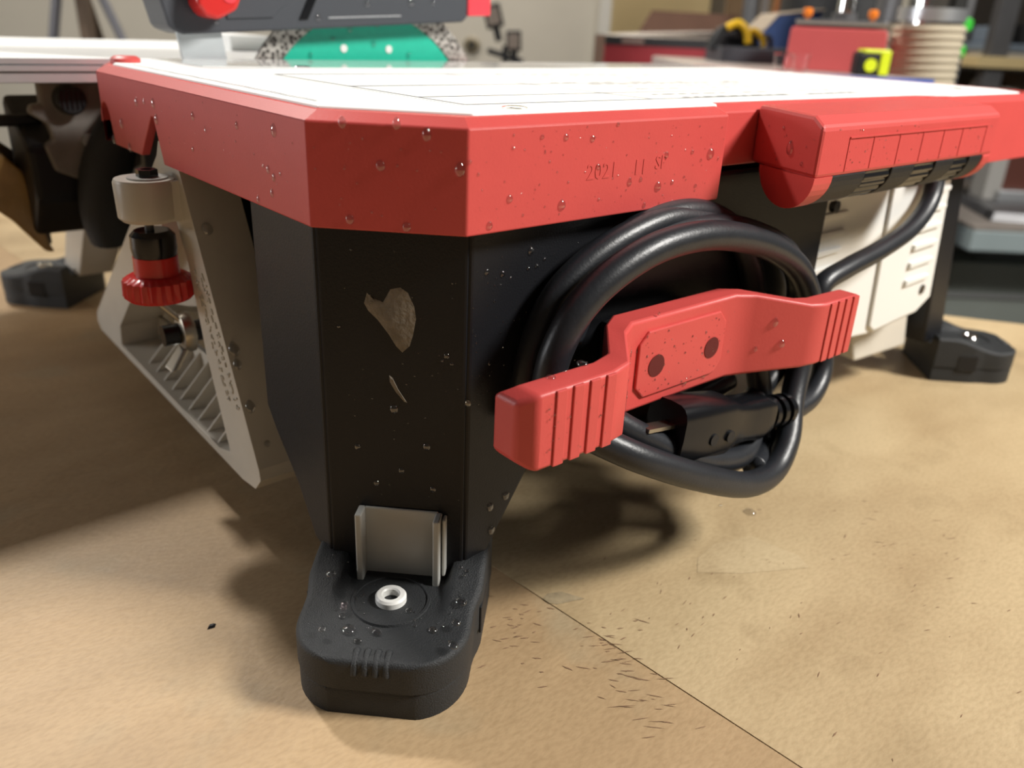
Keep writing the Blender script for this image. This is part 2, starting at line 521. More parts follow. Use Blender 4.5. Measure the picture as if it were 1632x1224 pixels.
# dried slurry splashes on the leg
SLURRY = mat('dried_slurry', (.17, .145, .11), .6, var=.5, vscale=260, bump=.6, bscale=500)
ua, uv = Vector((1, -1, 0)).normalized(), Vector((1, 1, 0)).normalized()
def col_pt(l, z, off=.0):
    base = Vector((.0273, .0294, 0))
    return base+ua*l+Vector((0, 0, z))-uv*off
def blob(name, outline, parent, th=.0006):
    bm = B(); n = len(outline)
    cx = sum(p[0] for p in outline)/n; cz = sum(p[1] for p in outline)/n
    lo = [bm.verts.new(col_pt(l, z, .0001)) for l, z in outline]
    hi = [bm.verts.new(col_pt(cx+(l-cx)*.8, cz+(z-cz)*.8, th)) for l, z in outline]
    for i in range(n):
        bm.faces.new((lo[i], lo[(i+1) % n], hi[(i+1) % n], hi[i]))
    bm.faces.new(hi)
    return finish(name, bm, SLURRY, parent, smooth=True)
blob('slurry_splash', [(-.0105, .1565), (-.0085, .1545), (-.004, .153), (-.001, .1585), (.003, .1595), (.006, .1575), (.0085, .1520), (.0092, .1470), (.008, .1400), (.0065, .1350), (.0035, .1320), (.0010, .1345), (-.002, .1395), (-.0065, .1455), (-.0102, .1490), (-.0118, .1520)], body)
blob('slurry_splash', [(-.0022, .1225), (-.0008, .1215), (.0015, .1165), (.0052, .1105), (.0040, .1108), (.0005, .1150), (-.0020, .1195)], body)

# --- feet and legs: local axes u (outwards), v (sideways)
def foot(cx, cy, ox, oy, rnd, K=1.0):
    """boot at corner (cx,cy); ox,oy = +-1 outward direction"""
    U = Vector((ox, oy, 0)).normalized(); V = Vector((-oy*1.0, ox*1.0, 0)).normalized()
    def P(a, v, z):
        return Vector((cx, cy, 0))-U*a*K+V*v*K+Vector((0, 0, z))
    def half(a, L):
        a0 = -.0240
        r = .026
        if a-a0 < r:
            q = 1-(a-a0)/r
            w_ = .0135+.0225*math.sqrt(max(0, 1-q*q))
        else:
            w_ = .036
        if a > .012: w_ += min(1, (a-.012)/.01)*.0022
        return w_*L
    def solid(name, top, z0, scale, ins, parent, m, NA=56, NV=56):
        bm = B(); g = []
        for i in range(NA+1):
            t = i/NA
            a = -.0240+ins + (.081-ins)*(t**1.5)
            row = []
            hw = half(a, scale)
            for j in range(NV+1):
                s = math.sin((j/NV-.5)*math.pi)
                v = s*hw
                e = min(hw-abs(v), (a+.0240-ins)*1.0)
                z = top(a, v)
                if e < .003: z -= .003-math.sqrt(max(0, .003**2-(.003-e)**2))
                row.append(bm.verts.new(P(a, v, z)))
            g.append(row)
        for i in range(NA):
            for j in range(NV):
                bm.faces.new((g[i][j], g[i][j+1], g[i+1][j+1], g[i+1][j]))
        rim = [g[0][j] for j in range(NV+1)]+[g[i][NV] for i in range(1, NA+1)]+[g[NA][j] for j in range(NV-1, -1, -1)]+[g[i][0] for i in range(NA-1, 0, -1)]
        low = [bm.verts.new((x.co.x, x.co.y, z0)) for x in rim]
        for i in range(len(rim)):
            bm.faces.new((rim[i], rim[(i+1) % len(rim)], low[(i+1) % len(rim)], low[i]))
        bm.faces.new(low)
        return finish(name, bm, m, parent, smooth=True)
    def sm(x): x = max(0, min(1, x)); return x*x*(3-2*x)
    def top(a, v):
        rise = .0268+.0100*sm((a+.002)/.046)
        inr = sm((.0245-abs(v))/.004)*sm((a+.0020)/.004)
        return rise*(1-inr)+.0272*inr
    f = solid('rubber_foot', top, .0125, 1.0, 0, saw, RUBBER)
    solid('sole', lambda a, v: .0135, 0.0 if ox > 0 else -.0004, .985, .0005, f, RUBBER, 20, 30)
    bm = B()
    add_lathe(bm, P(.0135, 0, .0268), (0, 0, 1), [(.0036, .0), (.0066, 0), (.0066, .0028), (.0058, .0038), (.0040, .0038), (.0034, .0032), (.0034, -.004), (.0036, -.004)], 28, cap=False)
    bm = B(); add_lathe(bm, P(.0135, 0, .0268), (0, 0, 1), [(.0150, 0), (.0154, .0010), (.0166, .0010), (.0170, 0)], 40, cap=False)
    finish('washer_ring', bm, RUBBER, f, smooth=True)
    for k in range(4):
        bm = B(); v_ = -.0062+k*.0042
        add_tube(bm, [P(-.0242, v_, .0205), P(-.0232, v_, .0246), P(-.0205, v_, .0262), P(-.0165, v_, .0266)], .0013, 8, 4)
        finish('thumb_ridge', bm, RUBBER, f, smooth=True, autos=False)
    bm = B()
    add_lathe(bm, P(.0135, 0, .0268), (0, 0, 1), [(.0036, .0), (.0066, 0), (.0066, .0028), (.0058, .0038), (.0040, .0038), (.0034, .0032), (.0034, -.004), (.0036, -.004)], 28, cap=False)
    bu = finish('bushing', bm, LABELM if rnd == 0 else CHROME, f, smooth=True)
    tag(bu, 'white bolt bushing' if rnd == 0 else 'shiny metal bolt bushing')
    # side slot on the boot
    for s in (-1, 1):
        bm = B()
        q = [P(.018, s*.0372, .010), P(.036, s*.0372, .010), P(.036, s*.0372, .024), P(.018, s*.0372, .024)]
        q2 = [x+V*s*.0012 for x in q]
        add_hexa(bm, [tuple(x) for x in q+q2])
        finish('side_pad', bm, BLACK, f, bevel=.001)
    return P, f

P0, f0 = foot(0.0045, 0.0045, -1, -1, 0)
P1, f1 = foot(.5890, .0060, 1, -1, 1, .86)
P2, f2 = foot(.0060, .625, -1, 1, 1, .86)

# grey channel insert between near leg and foot
bm = B()
def chan(l0, l1, o0, o1, z0, z1):
    c = []
    for z in (z0, z1):
        for (l, o) in ((l0, o1), (l1, o1), (l1, o0), (l0, o0)):
            c.append(tuple(col_pt(l, z, o)))
    add_hexa(bm, c)
chan(-.0140, .0185, .0002, .0016, .024, .0605)
chan(-.0165, -.0135, .0002, .0085, .024, .0605)
chan(.0170, .0200, .0002, .0085, .024, .0600)
chan(.0205, .0220, .0, .0050, .030, .0590)
tag(finish('leg_insert', bm, GREY, saw, bevel=.0008), 'grey plastic channel set in the near leg')

# far legs
bm = B()
def leg(b0, b1):
    add_hexa(bm, [tuple(x) for x in b0+b1])
leg([Vector((.528, .028, .03)), Vector((.560, .028, .03)), Vector((.560, .06, .03)), Vector((.528, .06, .03))],
    [Vector((.482, .024, .20)), Vector((.506, .024, .20)), Vector((.512, .06, .20)), Vector((.487, .06, .20))])
tag(finish('leg', bm, BODYM, saw, bevel=.002), 'black far leg on the right')
bm = B()
leg([Vector((.44, .04, .03)), Vector((.51, .035, .03)), Vector((.53, .08, .03)), Vector((.45, .08, .03))],
    [Vector((.42, .05, .10)), Vector((.50, .04, .10)), Vector((.52, .08, .10)), Vector((.44, .09, .10))])
finish('leg_gusset', bm, BEIGE, saw, bevel=.002)
bm = B()
leg([Vector((.03, .56, .03)), Vector((.06, .56, .03)), Vector((.06, .61, .03)), Vector((.03, .61, .03))],
    [Vector((.05, .48, .20)), Vector((.10, .48, .20)), Vector((.10, .56, .20)), Vector((.05, .56, .20))])
tag(finish('leg', bm, BEIGE, saw, bevel=.002), 'stained beige far leg on the left')
bm = B()
leg([Vector((.045, .50, .012)), Vector((.10, .46, .012)), Vector((.12, .54, .012)), Vector((.06, .56, .012))],
    [Vector((.075, .40, .15)), Vector((.13, .40, .15)), Vector((.13, .52, .15)), Vector((.075, .52, .15))])
finish('leg_gusset', bm, BEIGE, saw, bevel=.002)

# --- white side panel with vent slots
wp = prism('side_panel', [(.298, .112), (.33, .074), (.405, .0675), (.468, .071), (.487, .080), (.470, .185), (.298, .185)], 'y', .016, .024, WHITEP, saw, .0015)
tag(wp, 'white vented plastic side panel')
prism('panel_relief', [(.395, .075), (.402, .0705), (.455, .0735), (.47, .083), (.458, .172), (.385, .176)], 'y', .0135, .016, WHITEP, wp, .001)
for k in range(6):
    z = .098+k*.0125
    prism('louvre', [(.430, z), (.464, z+.001), (.464, z+.0042), (.430, z+.0042)], 'y', .0112, .0140, WHITEP, wp, .0006)
for k in range(6):
    z = .112+k*.011
    prism('louvre', [(.306, z), (.336, z+.001), (.336, z+.0040), (.306, z+.0040)], 'y', .0140, .0164, WHITEP, wp, .0006)
for (x, z) in ((.462, .0905), (.318, .164)):
    lathe('panel_screw', (x, .0166, z), (0, -1, 0), [(.0035, 0), (.0035, .004)], GLOSSB, wp, 16)

# --- storage drawer with the segmented black grip
X0, X1 = .2035, .388
def xl(y): return .2025+(y+.036)*.40
def xr(y): return X1+(y+.036)*.25
bm = B()
prof = [(-.036, .1962), (-.036, .2180), (-.029, .2222), (.004, .2230), (.010, .2228), (.010, .1962)]
A_ = [bm.verts.new((xl(y), y, z)) for y, z in prof]; B_ = [bm.verts.new((xr(y), y, z)) for y, z in prof]
bm.faces.new(A_); bm.faces.new(B_[::-1])
for k in range(6):
    bm.faces.new((A_[k], A_[(k+1) % 6], B_[(k+1) % 6], B_[k]))
dr = finish('drawer', bm, RED, saw, bevel=.0018, seg=2)
tag(dr, 'red plastic drawer front sticking out of the skirt')
def half_round(n=18, r=.0193, yc=-.0167, zc=.1965):
    return [(yc-r*math.cos(math.pi*k/n), zc-r*.86*math.sin(math.pi*k/n)) for k in range(n+1)]
def grip_end(fa, fb):
    bm = B(); P = half_round()
    a = [bm.verts.new((fa(y), y, z)) for y, z in P]; b = [bm.verts.new((fb(y), y, z)) for y, z in P]
    bm.faces.new(a); bm.faces.new(b[::-1])
    for k in range(len(P)):
        bm.faces.new((a[k], a[(k+1) % len(P)], b[(k+1) % len(P)], b[k]))
    return finish('grip_end', bm, RED, dr, bevel=.0012)
grip_end(xl, lambda y: X0+.014); grip_end(lambda y: X1-.010, xr)
xs = [X0+.0142, .248, .273, .297, .320, .342, .3605, X1-.0102]
for i in range(7):
    ribbed = i in (1, 3, 5)
    bm = B()
    if ribbed:
        pts = []
        for k in range(37):
            rr = .0188-(.0008 if k % 3 == 1 else 0)
            t = math.pi*k/36
            pts.append((-.0167-rr*math.cos(t), .1965-rr*.86*math.sin(t)))
    else:
        pts = half_round(18, .0191)
    add_prism(bm, pts, 'x', xs[i], xs[i+1]-.0008)
    finish('grip_segment', bm, BLACK if not ribbed else GLOSSB, dr, bevel=.0005)
# pressed panel and lines on the drawer front
for i, x in enumerate([.226, .248, .273, .297, .320, .342, .372]):
    box('panel_line', (x, x+.0006, -.0363, -.0357, .198, .2125), RED, dr)
bm = B(); add_box(bm, .226, .374, -.0366, -.0358, .2125, .2132); finish('panel_line', bm, RED, dr)

# --- cord wrap: plan profile (x, y) front and back, centre screwed to the tub
wc = .1515
front = [(-.1145, -.034), (-.109, -.0400), (-.071, -.0400), (-.060, -.0375), (-.046, -.022), (-.036, -.0165), (.036, -.0165), (.046, -.021), (.068, -.0375), (.077, -.0400), (.109, -.0400), (.1145, -.035)]
hts = [.0115, .0155, .0155, .0160, .0205, .0212, .0212, .0205, .0165, .0160, .0150, .0100]
bm = B(); zc = .1200
R = []
for (x, y), h in zip(front, hts):
    bk = y+.0125
    R.append([bm.verts.new((wc+x, y, zc-h)), bm.verts.new((wc+x, y, zc+h)), bm.verts.new((wc+x, bk, zc+h)), bm.verts.new((wc+x, bk, zc-h))])
for a, b in zip(R[:-1], R[1:]):
    for k in range(4):
        bm.faces.new((a[k], a[(k+1) % 4], b[(k+1) % 4], b[k]))
bm.faces.new(R[0]); bm.faces.new(R[-1][::-1])
wrap = finish('cord_wrap', bm, RED, saw, smooth=True, bevel=.0016, seg=3)
tag(wrap, 'red double-ended cord bracket')
for s, xs_ in ((-1, (-.1010, -.0925, -.0840, -.0755)), (1, (.0805, .0875, .0945, .1015))):
    for x in xs_:
        box('ridge', (wc+x, wc+x+.0052, -.0408, -.0395, zc-.0152, zc+.0152), RED, wrap, .0004)
prism('raised_plate', [(wc-.0315, zc+.010), (wc-.026, zc+.0155), (wc+.0235, zc+.0155), (wc+.0285, zc+.010), (wc+.0285, zc-.010), (wc+.0235, zc-.0155), (wc-.026, zc-.0155), (wc-.0315, zc-.010)], 'y', -.0178, -.0160, RED, wrap, .0006)
for x in (-.0195, .0195):
    bm = B()
    add_lathe(bm, (wc+x, -.0181, .1185), (0, 1, 0), [(.0052, 0.), (.0046, .0006), (.0046, .0025)], 24, cap=True)
    finish('screw_hole_shade', bm, mat('painted_hole_shade', (.10, .006, .006), .6), wrap, smooth=True)  # flat dark disc, the shade inside the hole is put into its colour
box('mounting_boss', (wc-.03, wc+.03, -.0045, .0084, .108, .134), BLACK, wrap, .002)

# --- power cord
s1 = [(.0716, -.0120, .1148), (.0739, -.0140, .1353), (.0837, -.0160, .1534), (.1011, -.0180, .1659), (.1269, -.0190, .1733), (.1600, -.0190, .1732), (.2003, -.0170, .1640), (.2361, -.0140, .1485), (.2584, -.0120, .1294), (.2674, -.0120, .1082), (.2616, -.0140, .0879), (.2498, -.0200, .0704), (.2346, -.0300, .0561), (.2150, -.0360, .0460), (.1854, -.0400, .0502), (.1474, -.0400, .0668), (.1102, -.0340, .0859), (.0898, -.0220, .0979), (.0779, -.0160, .1056), (.0716, -.0120, .1148)]
s2 = [(.0809, -.0020, .1200), (.0887, -.0030, .1408), (.1074, -.0040, .1594), (.1395, -.0050, .1714), (.1739, -.0050, .1723), (.2112, -.0040, .1648), (.2489, -.0020, .1489), (.2707, 0, .1224), (.2597, -.0020, .0843), (.2308, -.0080, .0709), (.2143, -.0200, .0580), (.1955, -.0260, .0562), (.1683, -.0280, .0634), (.1451, -.0260, .0743), (.1193, -.0200, .0899), (.1024, -.0120, .1022), (.0867, -.0040, .1136), (.0809, -.0020, .1200)]
s3 = [(.0961, .0020, .1322), (.1090, .0010, .1579), (.1287, 0, .1743), (.1566, 0, .1794), (.1835, .0010, .1750), (.2103, .0020, .1611), (.2275, .0020, .1360), (.2351, -.0020, .0972), (.2380, -.0100, .0659), (.2323, -.0200, .0480), (.2065, -.0300, .0480)]
s4 = [(.1312, 0, .0839), (.1515, 0, .0815), (.1755, 0, .0798), (.1953, 0, .0816), (.2159, 0, .0847)]
s5 = [(.2481, -.0220, .0660), (.2683, -.0200, .0674), (.2838, -.0160, .0757), (.2884, -.0120, .0888), (.2824, -.0080, .1115), (.2834, -.0060, .1273), (.3075, -.0060, .1337), (.3453, -.0040, .1381), (.3893, 0, .1454), (.4169, .0040, .1578), (.4273, .0080, .1744), (.4273, .012, .190)]
bm = B()
s6 = [(.0700, .001, .100), (.0740, .0005, .128), (.0830, 0, .1500), (.0990, -.001, .1640), (.1220, -.002, .1735), (.1500, -.002, .178), (.1800, -.001, .1735)]
for s, r in ((s1, .0066), (s2, .0064), (s3, .0063), (s4, .006), (s5, .0058), (s6, .0062)):
    add_tube(bm, s, r, 18, 9)
cord = finish('power_cord', bm, CORDM, saw, smooth=True, autos=False)
tag(cord, 'thick black rubber cord coiled on the bracket')

# plug: axis from the strain relief to the prongs
pa = Vector((.2390, -.0225, .0700)); pb = Vector((.1461, -.022, .0840))
ax = (pb-pa).normalized(); pu = Vector((0, 1, 0)); pv = ax.cross(pu).normalized()
if pv.z < 0: pv = -pv
def plug_box(bm, t0, t1, u0, u1, v0, v1):
    c = []
    for t in (t0, t1):
        for (u, v) in ((u0, v0), (u1, v0), (u1, v1), (u0, v1)):
            c.append(tuple(pa+ax*t+pu*u+pv*v))
    add_hexa(bm, c)
bm = B()
prof = [(.022, .0085, .0095), (.030, .0095, .0120), (.040, .0085, .0115), (.054, .0095, .0115), (.063, .0115, .0150), (.088, .0120, .0165), (.102, .0115, .0160)]
RR = []
for (t, hu, hv) in prof:
    ring = []
    for k in range(20):
        an = 2*math.pi*k/20
        cu_, su_ = math.cos(an), math.sin(an)
        e = .55
        ring.append(bm.verts.new(pa+ax*t+pu*hu*math.copysign(abs(cu_)**e, cu_)+pv*hv*math.copysign(abs(su_)**e, su_)))
    RR.append(ring)
for a, b in zip(RR[:-1], RR[1:]):
    for k in range(20):
        bm.faces.new((a[k], a[(k+1) % 20], b[(k+1) % 20], b[k]))
bm.faces.new(RR[0]); bm.faces.new(RR[-1][::-1])
plug = finish('plug', bm, PLUGM, saw, smooth=True)
tag(plug, 'black moulded mains plug with pins')
for k in range(3):
    bm = B(); add_lathe(bm, pa+ax*(.0005+k*.0075), ax, [(.0066, 0), (.0088, .0006), (.0088, .0042), (.0066, .0048)], 22)
    finish('strain_relief_ring', bm, PLUGM, plug, smooth=True)
bm = B(); add_cyl(bm, pa-ax*.004, pa+ax*.024, .0064, 20); finish('strain_relief', bm, BLACK, plug, smooth=True)
for (u, v) in ((-.002, .0050), (.001, -.0060)):
    bm = B(); plug_box(bm, .100, .120, u-.0032, u+.0032, v-.0009, v+.0009); finish('prong', bm, NICKEL, plug)
bm = B(); add_cyl(bm, pa+ax*.100+pu*.006, pa+ax*.121+pu*.006, .0024, 14); finish('prong', bm, NICKEL, plug, smooth=True)
for t in (.066, .079):
    lathe('plug_screw', pa+ax*t-pu*.0116+pv*-.002, (0, -1, 0), [(.003, 0), (.003, .0009)], BLACK, plug, 16)

# --- blade, guard and its strap
BY, bx, bz, br = .357, .2155, .1630, .1105
bm = B(); add_lathe(bm, (bx, BY-.0012, bz), (0, 1, 0), [(br-.0155, 0), (br-.0155, .0024)], 72)
blade = finish('blade', bm, GREEN, saw, smooth=True); tag(blade, 'green painted diamond blade')
bm = B(); add_lathe(bm, (bx, BY, bz), (0, 1, 0), [(br-.0165, -.0011), (br-.0155, -.0019), (br, -.0019), (br, .0019), (br-.0155, .0019), (br-.0165, .0011)], 96, cap=False)
tag(finish('rim', bm, RIM, blade, smooth=True), 'patterned diamond rim')
for dx in (-.0235, .0155):
    bm = B(); add_lathe(bm, (bx+dx, BY-.0013, .2315), (0, -1, 0), [(.0028, 0), (.0028, .0004)], 20)
    tag(finish('blade_hole', bm, LABELM, blade), 'pale round hole')
gd = prism('blade_guard', [(.060, .2440), (.062, .2412), (.070, .2385), (.125, .2420), (.165, .2445), (.290, .2530), (.2945, .2560), (.2945, .33), (.04, .33)], 'y', .340, .375, DARKG, saw, .0015)
tag(gd, 'dark grey blade guard speckled with water')
prism('guard_panel', [(.098, .2485), (.130, .2505), (.140, .2590), (.150, .30), (.098, .30)], 'y', .3388, .3402, DARKG, gd, .0006)
prism('guard_rib', [(.149, .2495), (.156, .2500), (.175, .285), (.168, .285)], 'y', .3390, .3402, GLOSSB, gd, .0005)
prism('guard_line', [(.172, .2515), (.232, .2550), (.232, .2558), (.172, .2523)], 'y', .3393, .3402, ALU, gd)
prism('guard_nose', [(.2965, .2575), (.3195, .2585), (.3195, .33), (.2965, .33)], 'y', .342, .373, PINKR, gd, .001)
kn = prism('clamp_knob', [(.0735, .2560), (.0775, .2500), (.0855, .2478), (.0985, .2540), (.1035, .2640), (.112, .30), (.082, .30), (.0735, .2600)], 'y', .322, .3405, RED2, gd, .0025, seg=3)
lathe('knob_boss', (.094, .3215, .2625), (0, 1, 0), [(.0048, 0), (.0048, .004)], PINKR, kn, 20)
prism('support_strap', [(.0690, .2218), (.0985, .2218), (.0955, .2445), (.0655, .2445)], 'y', .3455, .3475, DULLMET, saw, .0004)

# --- sliding table behind the blade
st = box('sliding_table', (-.34, .20, .372, .715, .214, .2225), WHITEM, saw, .0008)
tag(st, 'white sliding table top reaching out on the left')
bm = B()
add_prism(bm, [(.3665, .2148), (.3665, .2180), (.368, .2185), (.3665, .2190), (.3665, .2222), (.374, .2222), (.374, .2148)], 'x', -.34, .195)
tag(finish('edge_rail', bm, ALU, st), 'ridged aluminium edge rail')
bm = B(); add_box(bm, -.34, .195, .3685, .376, .2078, .2138); finish('edge_rail', bm, ALU, st, bevel=.0005)
box('fence', (.165, .20, .50, .58, .2225, .2350), WHITEM, st, .001)
for x in (-.33, .08):
    bm = B(); add_cyl(bm, (x, .40, .205), (x, .70, .205), .008, 16); finish('slide_rod', bm, CHROME, st, smooth=True)

# bracket, knob, flap and hose under the sliding table
BRM = mat('grimy_grey_plate', (.20, .185, .17), .5, var=.4, vscale=60)
br_ = prism('slide_bracket', [(-.004, .2065), (.055, .2065), (.050, .150), (.022, .136), (-.006, .1495), (-.010, .166), (-.004, .170), (-.006, .180), (-.016, .187), (-.014, .1925), (-.008, .1925), (-.008, .2065)], 'y', .398, .408, BRM, saw, .002)
tag(br_, 'grimy grey bracket under the sliding table')
bk = lathe('bracket_knob', (.0085, .398, .1955), (0, -1, 0), [(.0095, 0), (.0095, .008), (.008, .0105)], BLACK, br_, 26)
for k in range(5):
    bm = B(); add_box(bm, .0085-.006+k*.003-.0004, .0085-.006+k*.003+.0004, .3868, .3880, .190, .201); finish('knob_groove', bm, GLOSSB, bk)
lathe('bracket_nut', (.018, .398, .1685), (0, -1, 0), [(.0055, 0), (.0055, .006)], DULLMET, br_, 6)
bm = B()
add_tube(bm, [(.045, .385, .188), (.033, .388, .172), (.024, .392, .148), (.022, .396, .120), (.026, .40, .102)], .017, 18, 8, rf=lambda t: .0120+.0060*min(1, t*1.6))
tag(finish('drain_hose', bm, RUBBER, saw, smooth=True), 'bent black rubber drain hose')
bm = B(); add_cyl(bm, (.041, .3705, .1855), (.046, .3700, .1900), .004, 14); finish('hose_clip', bm, CHROME, saw, smooth=True)
# splash flap at the far left, stain and golden reflections in its colour
prof = [(-.085, .196), (-.050, .176), (-.0300, .157), (-.0205, .146), (-.0172, .132), (-.0155, .114), (-.0120, .094), (-.0090, .087), (-.0150, .088), (-.0230, .099), (-.0320, .112), (-.0420, .122), (-.085, .128)]
fl = prism('splash_flap', prof, 'y', .43, .46, BROWNW, saw, .002)
tag(fl, 'stained splash flap with golden reflections painted yellow brown')
box('flap_hinge', (-.07, -.004, .425, .432, .176, .184), GLOSSB, fl, .002)
prism('flap_backing', [(-.030, .166), (-.012, .150), (-.008, .13), (-.004, .100), (-.004, .085), (-.012, .085), (-.018, .11), (-.024, .14)], 'y', .462, .475, BROWND, fl, .002)
box('tub_rear', (.06, .52, .38, .60, .12, .205), BODYM, saw, .003)
bm = B(); add_prism(bm, [(.402, .13), (.402, .165), (.46, .195), (.46, .11), (.43, .10)], 'x', -.02, .035)
finish('splash_pocket', bm, BODYM, saw, bevel=.004)

# ------------------------------------------------------------------ cutting guide hung on the left side
gu = empty('cutting_guide', (.016, .22, .034), 'beige triangular plastic cutting guide hanging on the left of the saw', 'cutting guide')
OUT = [(.187, .1925), (.207, .1925), (.212, .185), (.392, .050), (.395, .043), (.388, .0375), (.140, .0300), (.124, .0320), (.1165, .0400), (.1175, .046)]
INN = [(.1975, .160), (.203, .160), (.335, .056), (.338, .0415), (.170, .0355), (.1535, .0400), (.1735, .0910), (.184, .135)]
def ring_prism(bm, outer, inner, axis, lo, hi):
    """bridge an outer and an inner loop by nearest angle, as four strips"""
    f = AX[axis]
    cy = sum(p[0] for p in inner)/len(inner); cz = sum(p[1] for p in inner)/len(inner)
    def resample(poly, n):
        L = [0]
        for i in range(len(poly)):
            a, b = Vector(poly[i]), Vector(poly[(i+1) % len(poly)])
            L.append(L[-1]+(b-a).length)
        return L
    N = 96
    def at(poly, ang):
        d = Vector((math.cos(ang), math.sin(ang))); best = None
        for i in range(len(poly)):
            a = Vector(poly[i])-Vector((cy, cz)); b = Vector(poly[(i+1) % len(poly)])-Vector((cy, cz))
            e = b-a; den = d.x*e.y-d.y*e.x
            if abs(den) < 1e-12: continue
            t = (a.x*e.y-a.y*e.x)/den; s = (a.x*d.y-a.y*d.x)/den
            if t > 0 and -1e-9 <= s <= 1+1e-9:
                if best is None or t > best: best = t
        return (cy+d.x*best, cz+d.y*best)
    angs = sorted(set([2*math.pi*k/N for k in range(N)]+[math.atan2(p[1]-cz, p[0]-cy) % (2*math.pi) for p in outer+inner]))
    V = []
    for a in angs:
        po, pi_ = at(outer, a), at(inner, a)
        V.append([bm.verts.new(f(po, lo)), bm.verts.new(f(po, hi)), bm.verts.new(f(pi_, hi)), bm.verts.new(f(pi_, lo))])
    n = len(V)
    for i in range(n):
        a, b = V[i], V[(i+1) % n]
        for k in range(4):
            bm.faces.new((a[k], b[k], b[(k+1) % 4], a[(k+1) % 4]))
bm = B(); ring_prism(bm, OUT, INN, 'x', .003, .030)
gf = finish('frame', bm, BEIGE, gu, bevel=.0015, seg=2)
# back web on the upper half and along the foot of the triangle
prism('web', [(.2, .17), (.30, .08), (.245, .092), (.178, .110), (.1840, .135)], 'x', .020, .024, BEIGE, gf, .0008)
prism('web', [(.335, .040), (.33, .060), (.172, .0620), (.155, .039)], 'x', .0265, .0295, BEIGE, gf)
for k in range(9):
    y = .175+k*.0155
    bm = B(); add_prism(bm, [(.0045, .036), (.0270, .036), (.0270, .0600)], 'y', y, y+.0014)
    finish('rib', bm, BEIGE, gf)
# embossed markings down the near bar (letters run along the bar on its outer face)
d_bar = Vector((0, .1190-.1868, .046-.1900)).normalized()
up_bar = Vector((0, d_bar.z, -d_bar.y))*-1
bm = B()
perp = Vector((0, -d_bar.z, d_bar.y))
o0 = Vector((.0030, .1868, .1900))
for col_ in (0, 1):
    for k in range(17):
        c = o0+d_bar*(.064+k*.0041)+Vector((0, 1, 0))*(.0060+col_*.0105)
        for m_ in range(3):
            p = c+d_bar*random.uniform(-.0013, .0013)+perp*random.uniform(-.0022, .0022)
            if random.random() < .5: e1, e2 = d_bar*random.uniform(.0007, .0014), perp*.0004
            else: e1, e2 = d_bar*.0004, perp*random.uniform(.0008, .0018)
            q = [p-e1-e2, p+e1-e2, p+e1+e2, p-e1+e2]
            add_hexa(bm, [tuple(x) for x in q]+[tuple(x-Vector((.0006, 0, 0))) for x in q])
tag(finish('embossed_marking', bm, BEIGE, gf), 'worn moulded marks down the near bar', kind='stuff')
# clamp boss with screw, collar and red knob
BX, BYY = -.009, .196
bm = B(); add_lathe(bm, (BX, BYY, .1565), (0, 0, 1), [(.0125, 0), (.0145, .002), (.0148, .019), (.0140, .0205)], 32)
add_box(bm, BX-.004, .02, BYY-.012, BYY+.006, .1570, .1765)
boss = finish('clamp_boss', bm, BEIGE, gu, smooth=True)
lathe('washer', (BX+.001, BYY-.001, .1770), (0, 0, 1), [(.0095, 0), (.0095, .0008)], GREY, boss, 28)
bm = B(); add_lathe(bm, (BX+.001, BYY-.001, .1778), (0, 0, 1), [(.0052, 0), (.0052, .0035), (.0030, .0035), (.0028, .0015)], 6); finish('hex_screw', bm, GLOSSB, boss)
bm = B(); add_cyl(bm, (BX-.001, BYY, .130), (BX-.001, BYY, .158), .0022, 14); finish('screw_shaft', bm, GREYSTEEL, boss, smooth=True)
kn2 = lathe('clamp_collar', (BX, BYY, .1385), (0, 0, 1), [(.0105, 0), (.0112, .004), (.0108, .0105), (.0085, .0130)], GLOSSB, gu, 30)
bm = B()
seg = 96; profk = [(.0112, .0115), (.0106, .0), (.0118, -.0005)]
add_lathe(bm, (BX, BYY, .1385), (0, 0, 1), [(.0108, .0), (.0112, -.0105), (.0112, -.012)], 32)
prev = None
for (rr, h) in ((.0135, -.0098), (.0166, -.0120), (.0170, -.0200), (.0155, -.0222)):
    ring = []
    for i in range(seg):
        wv = 1+(.045*math.cos(2*math.pi*i/seg*24) if rr > .016 else 0)
        ring.append(bm.verts.new((BX+rr*wv*math.cos(2*math.pi*i/seg), BYY+rr*wv*math.sin(2*math.pi*i/seg), .1385+h)))
    if prev:
        for i in range(seg):
            bm.faces.new((prev[i], prev[(i+1) % seg], ring[(i+1) % seg], ring[i]))
    else:
        bm.faces.new(ring)
    prev = ring
bm.faces.new(prev[::-1])
tag(finish('clamp_knob', bm, RED2, gu, smooth=True), 'red knurled clamp knob')

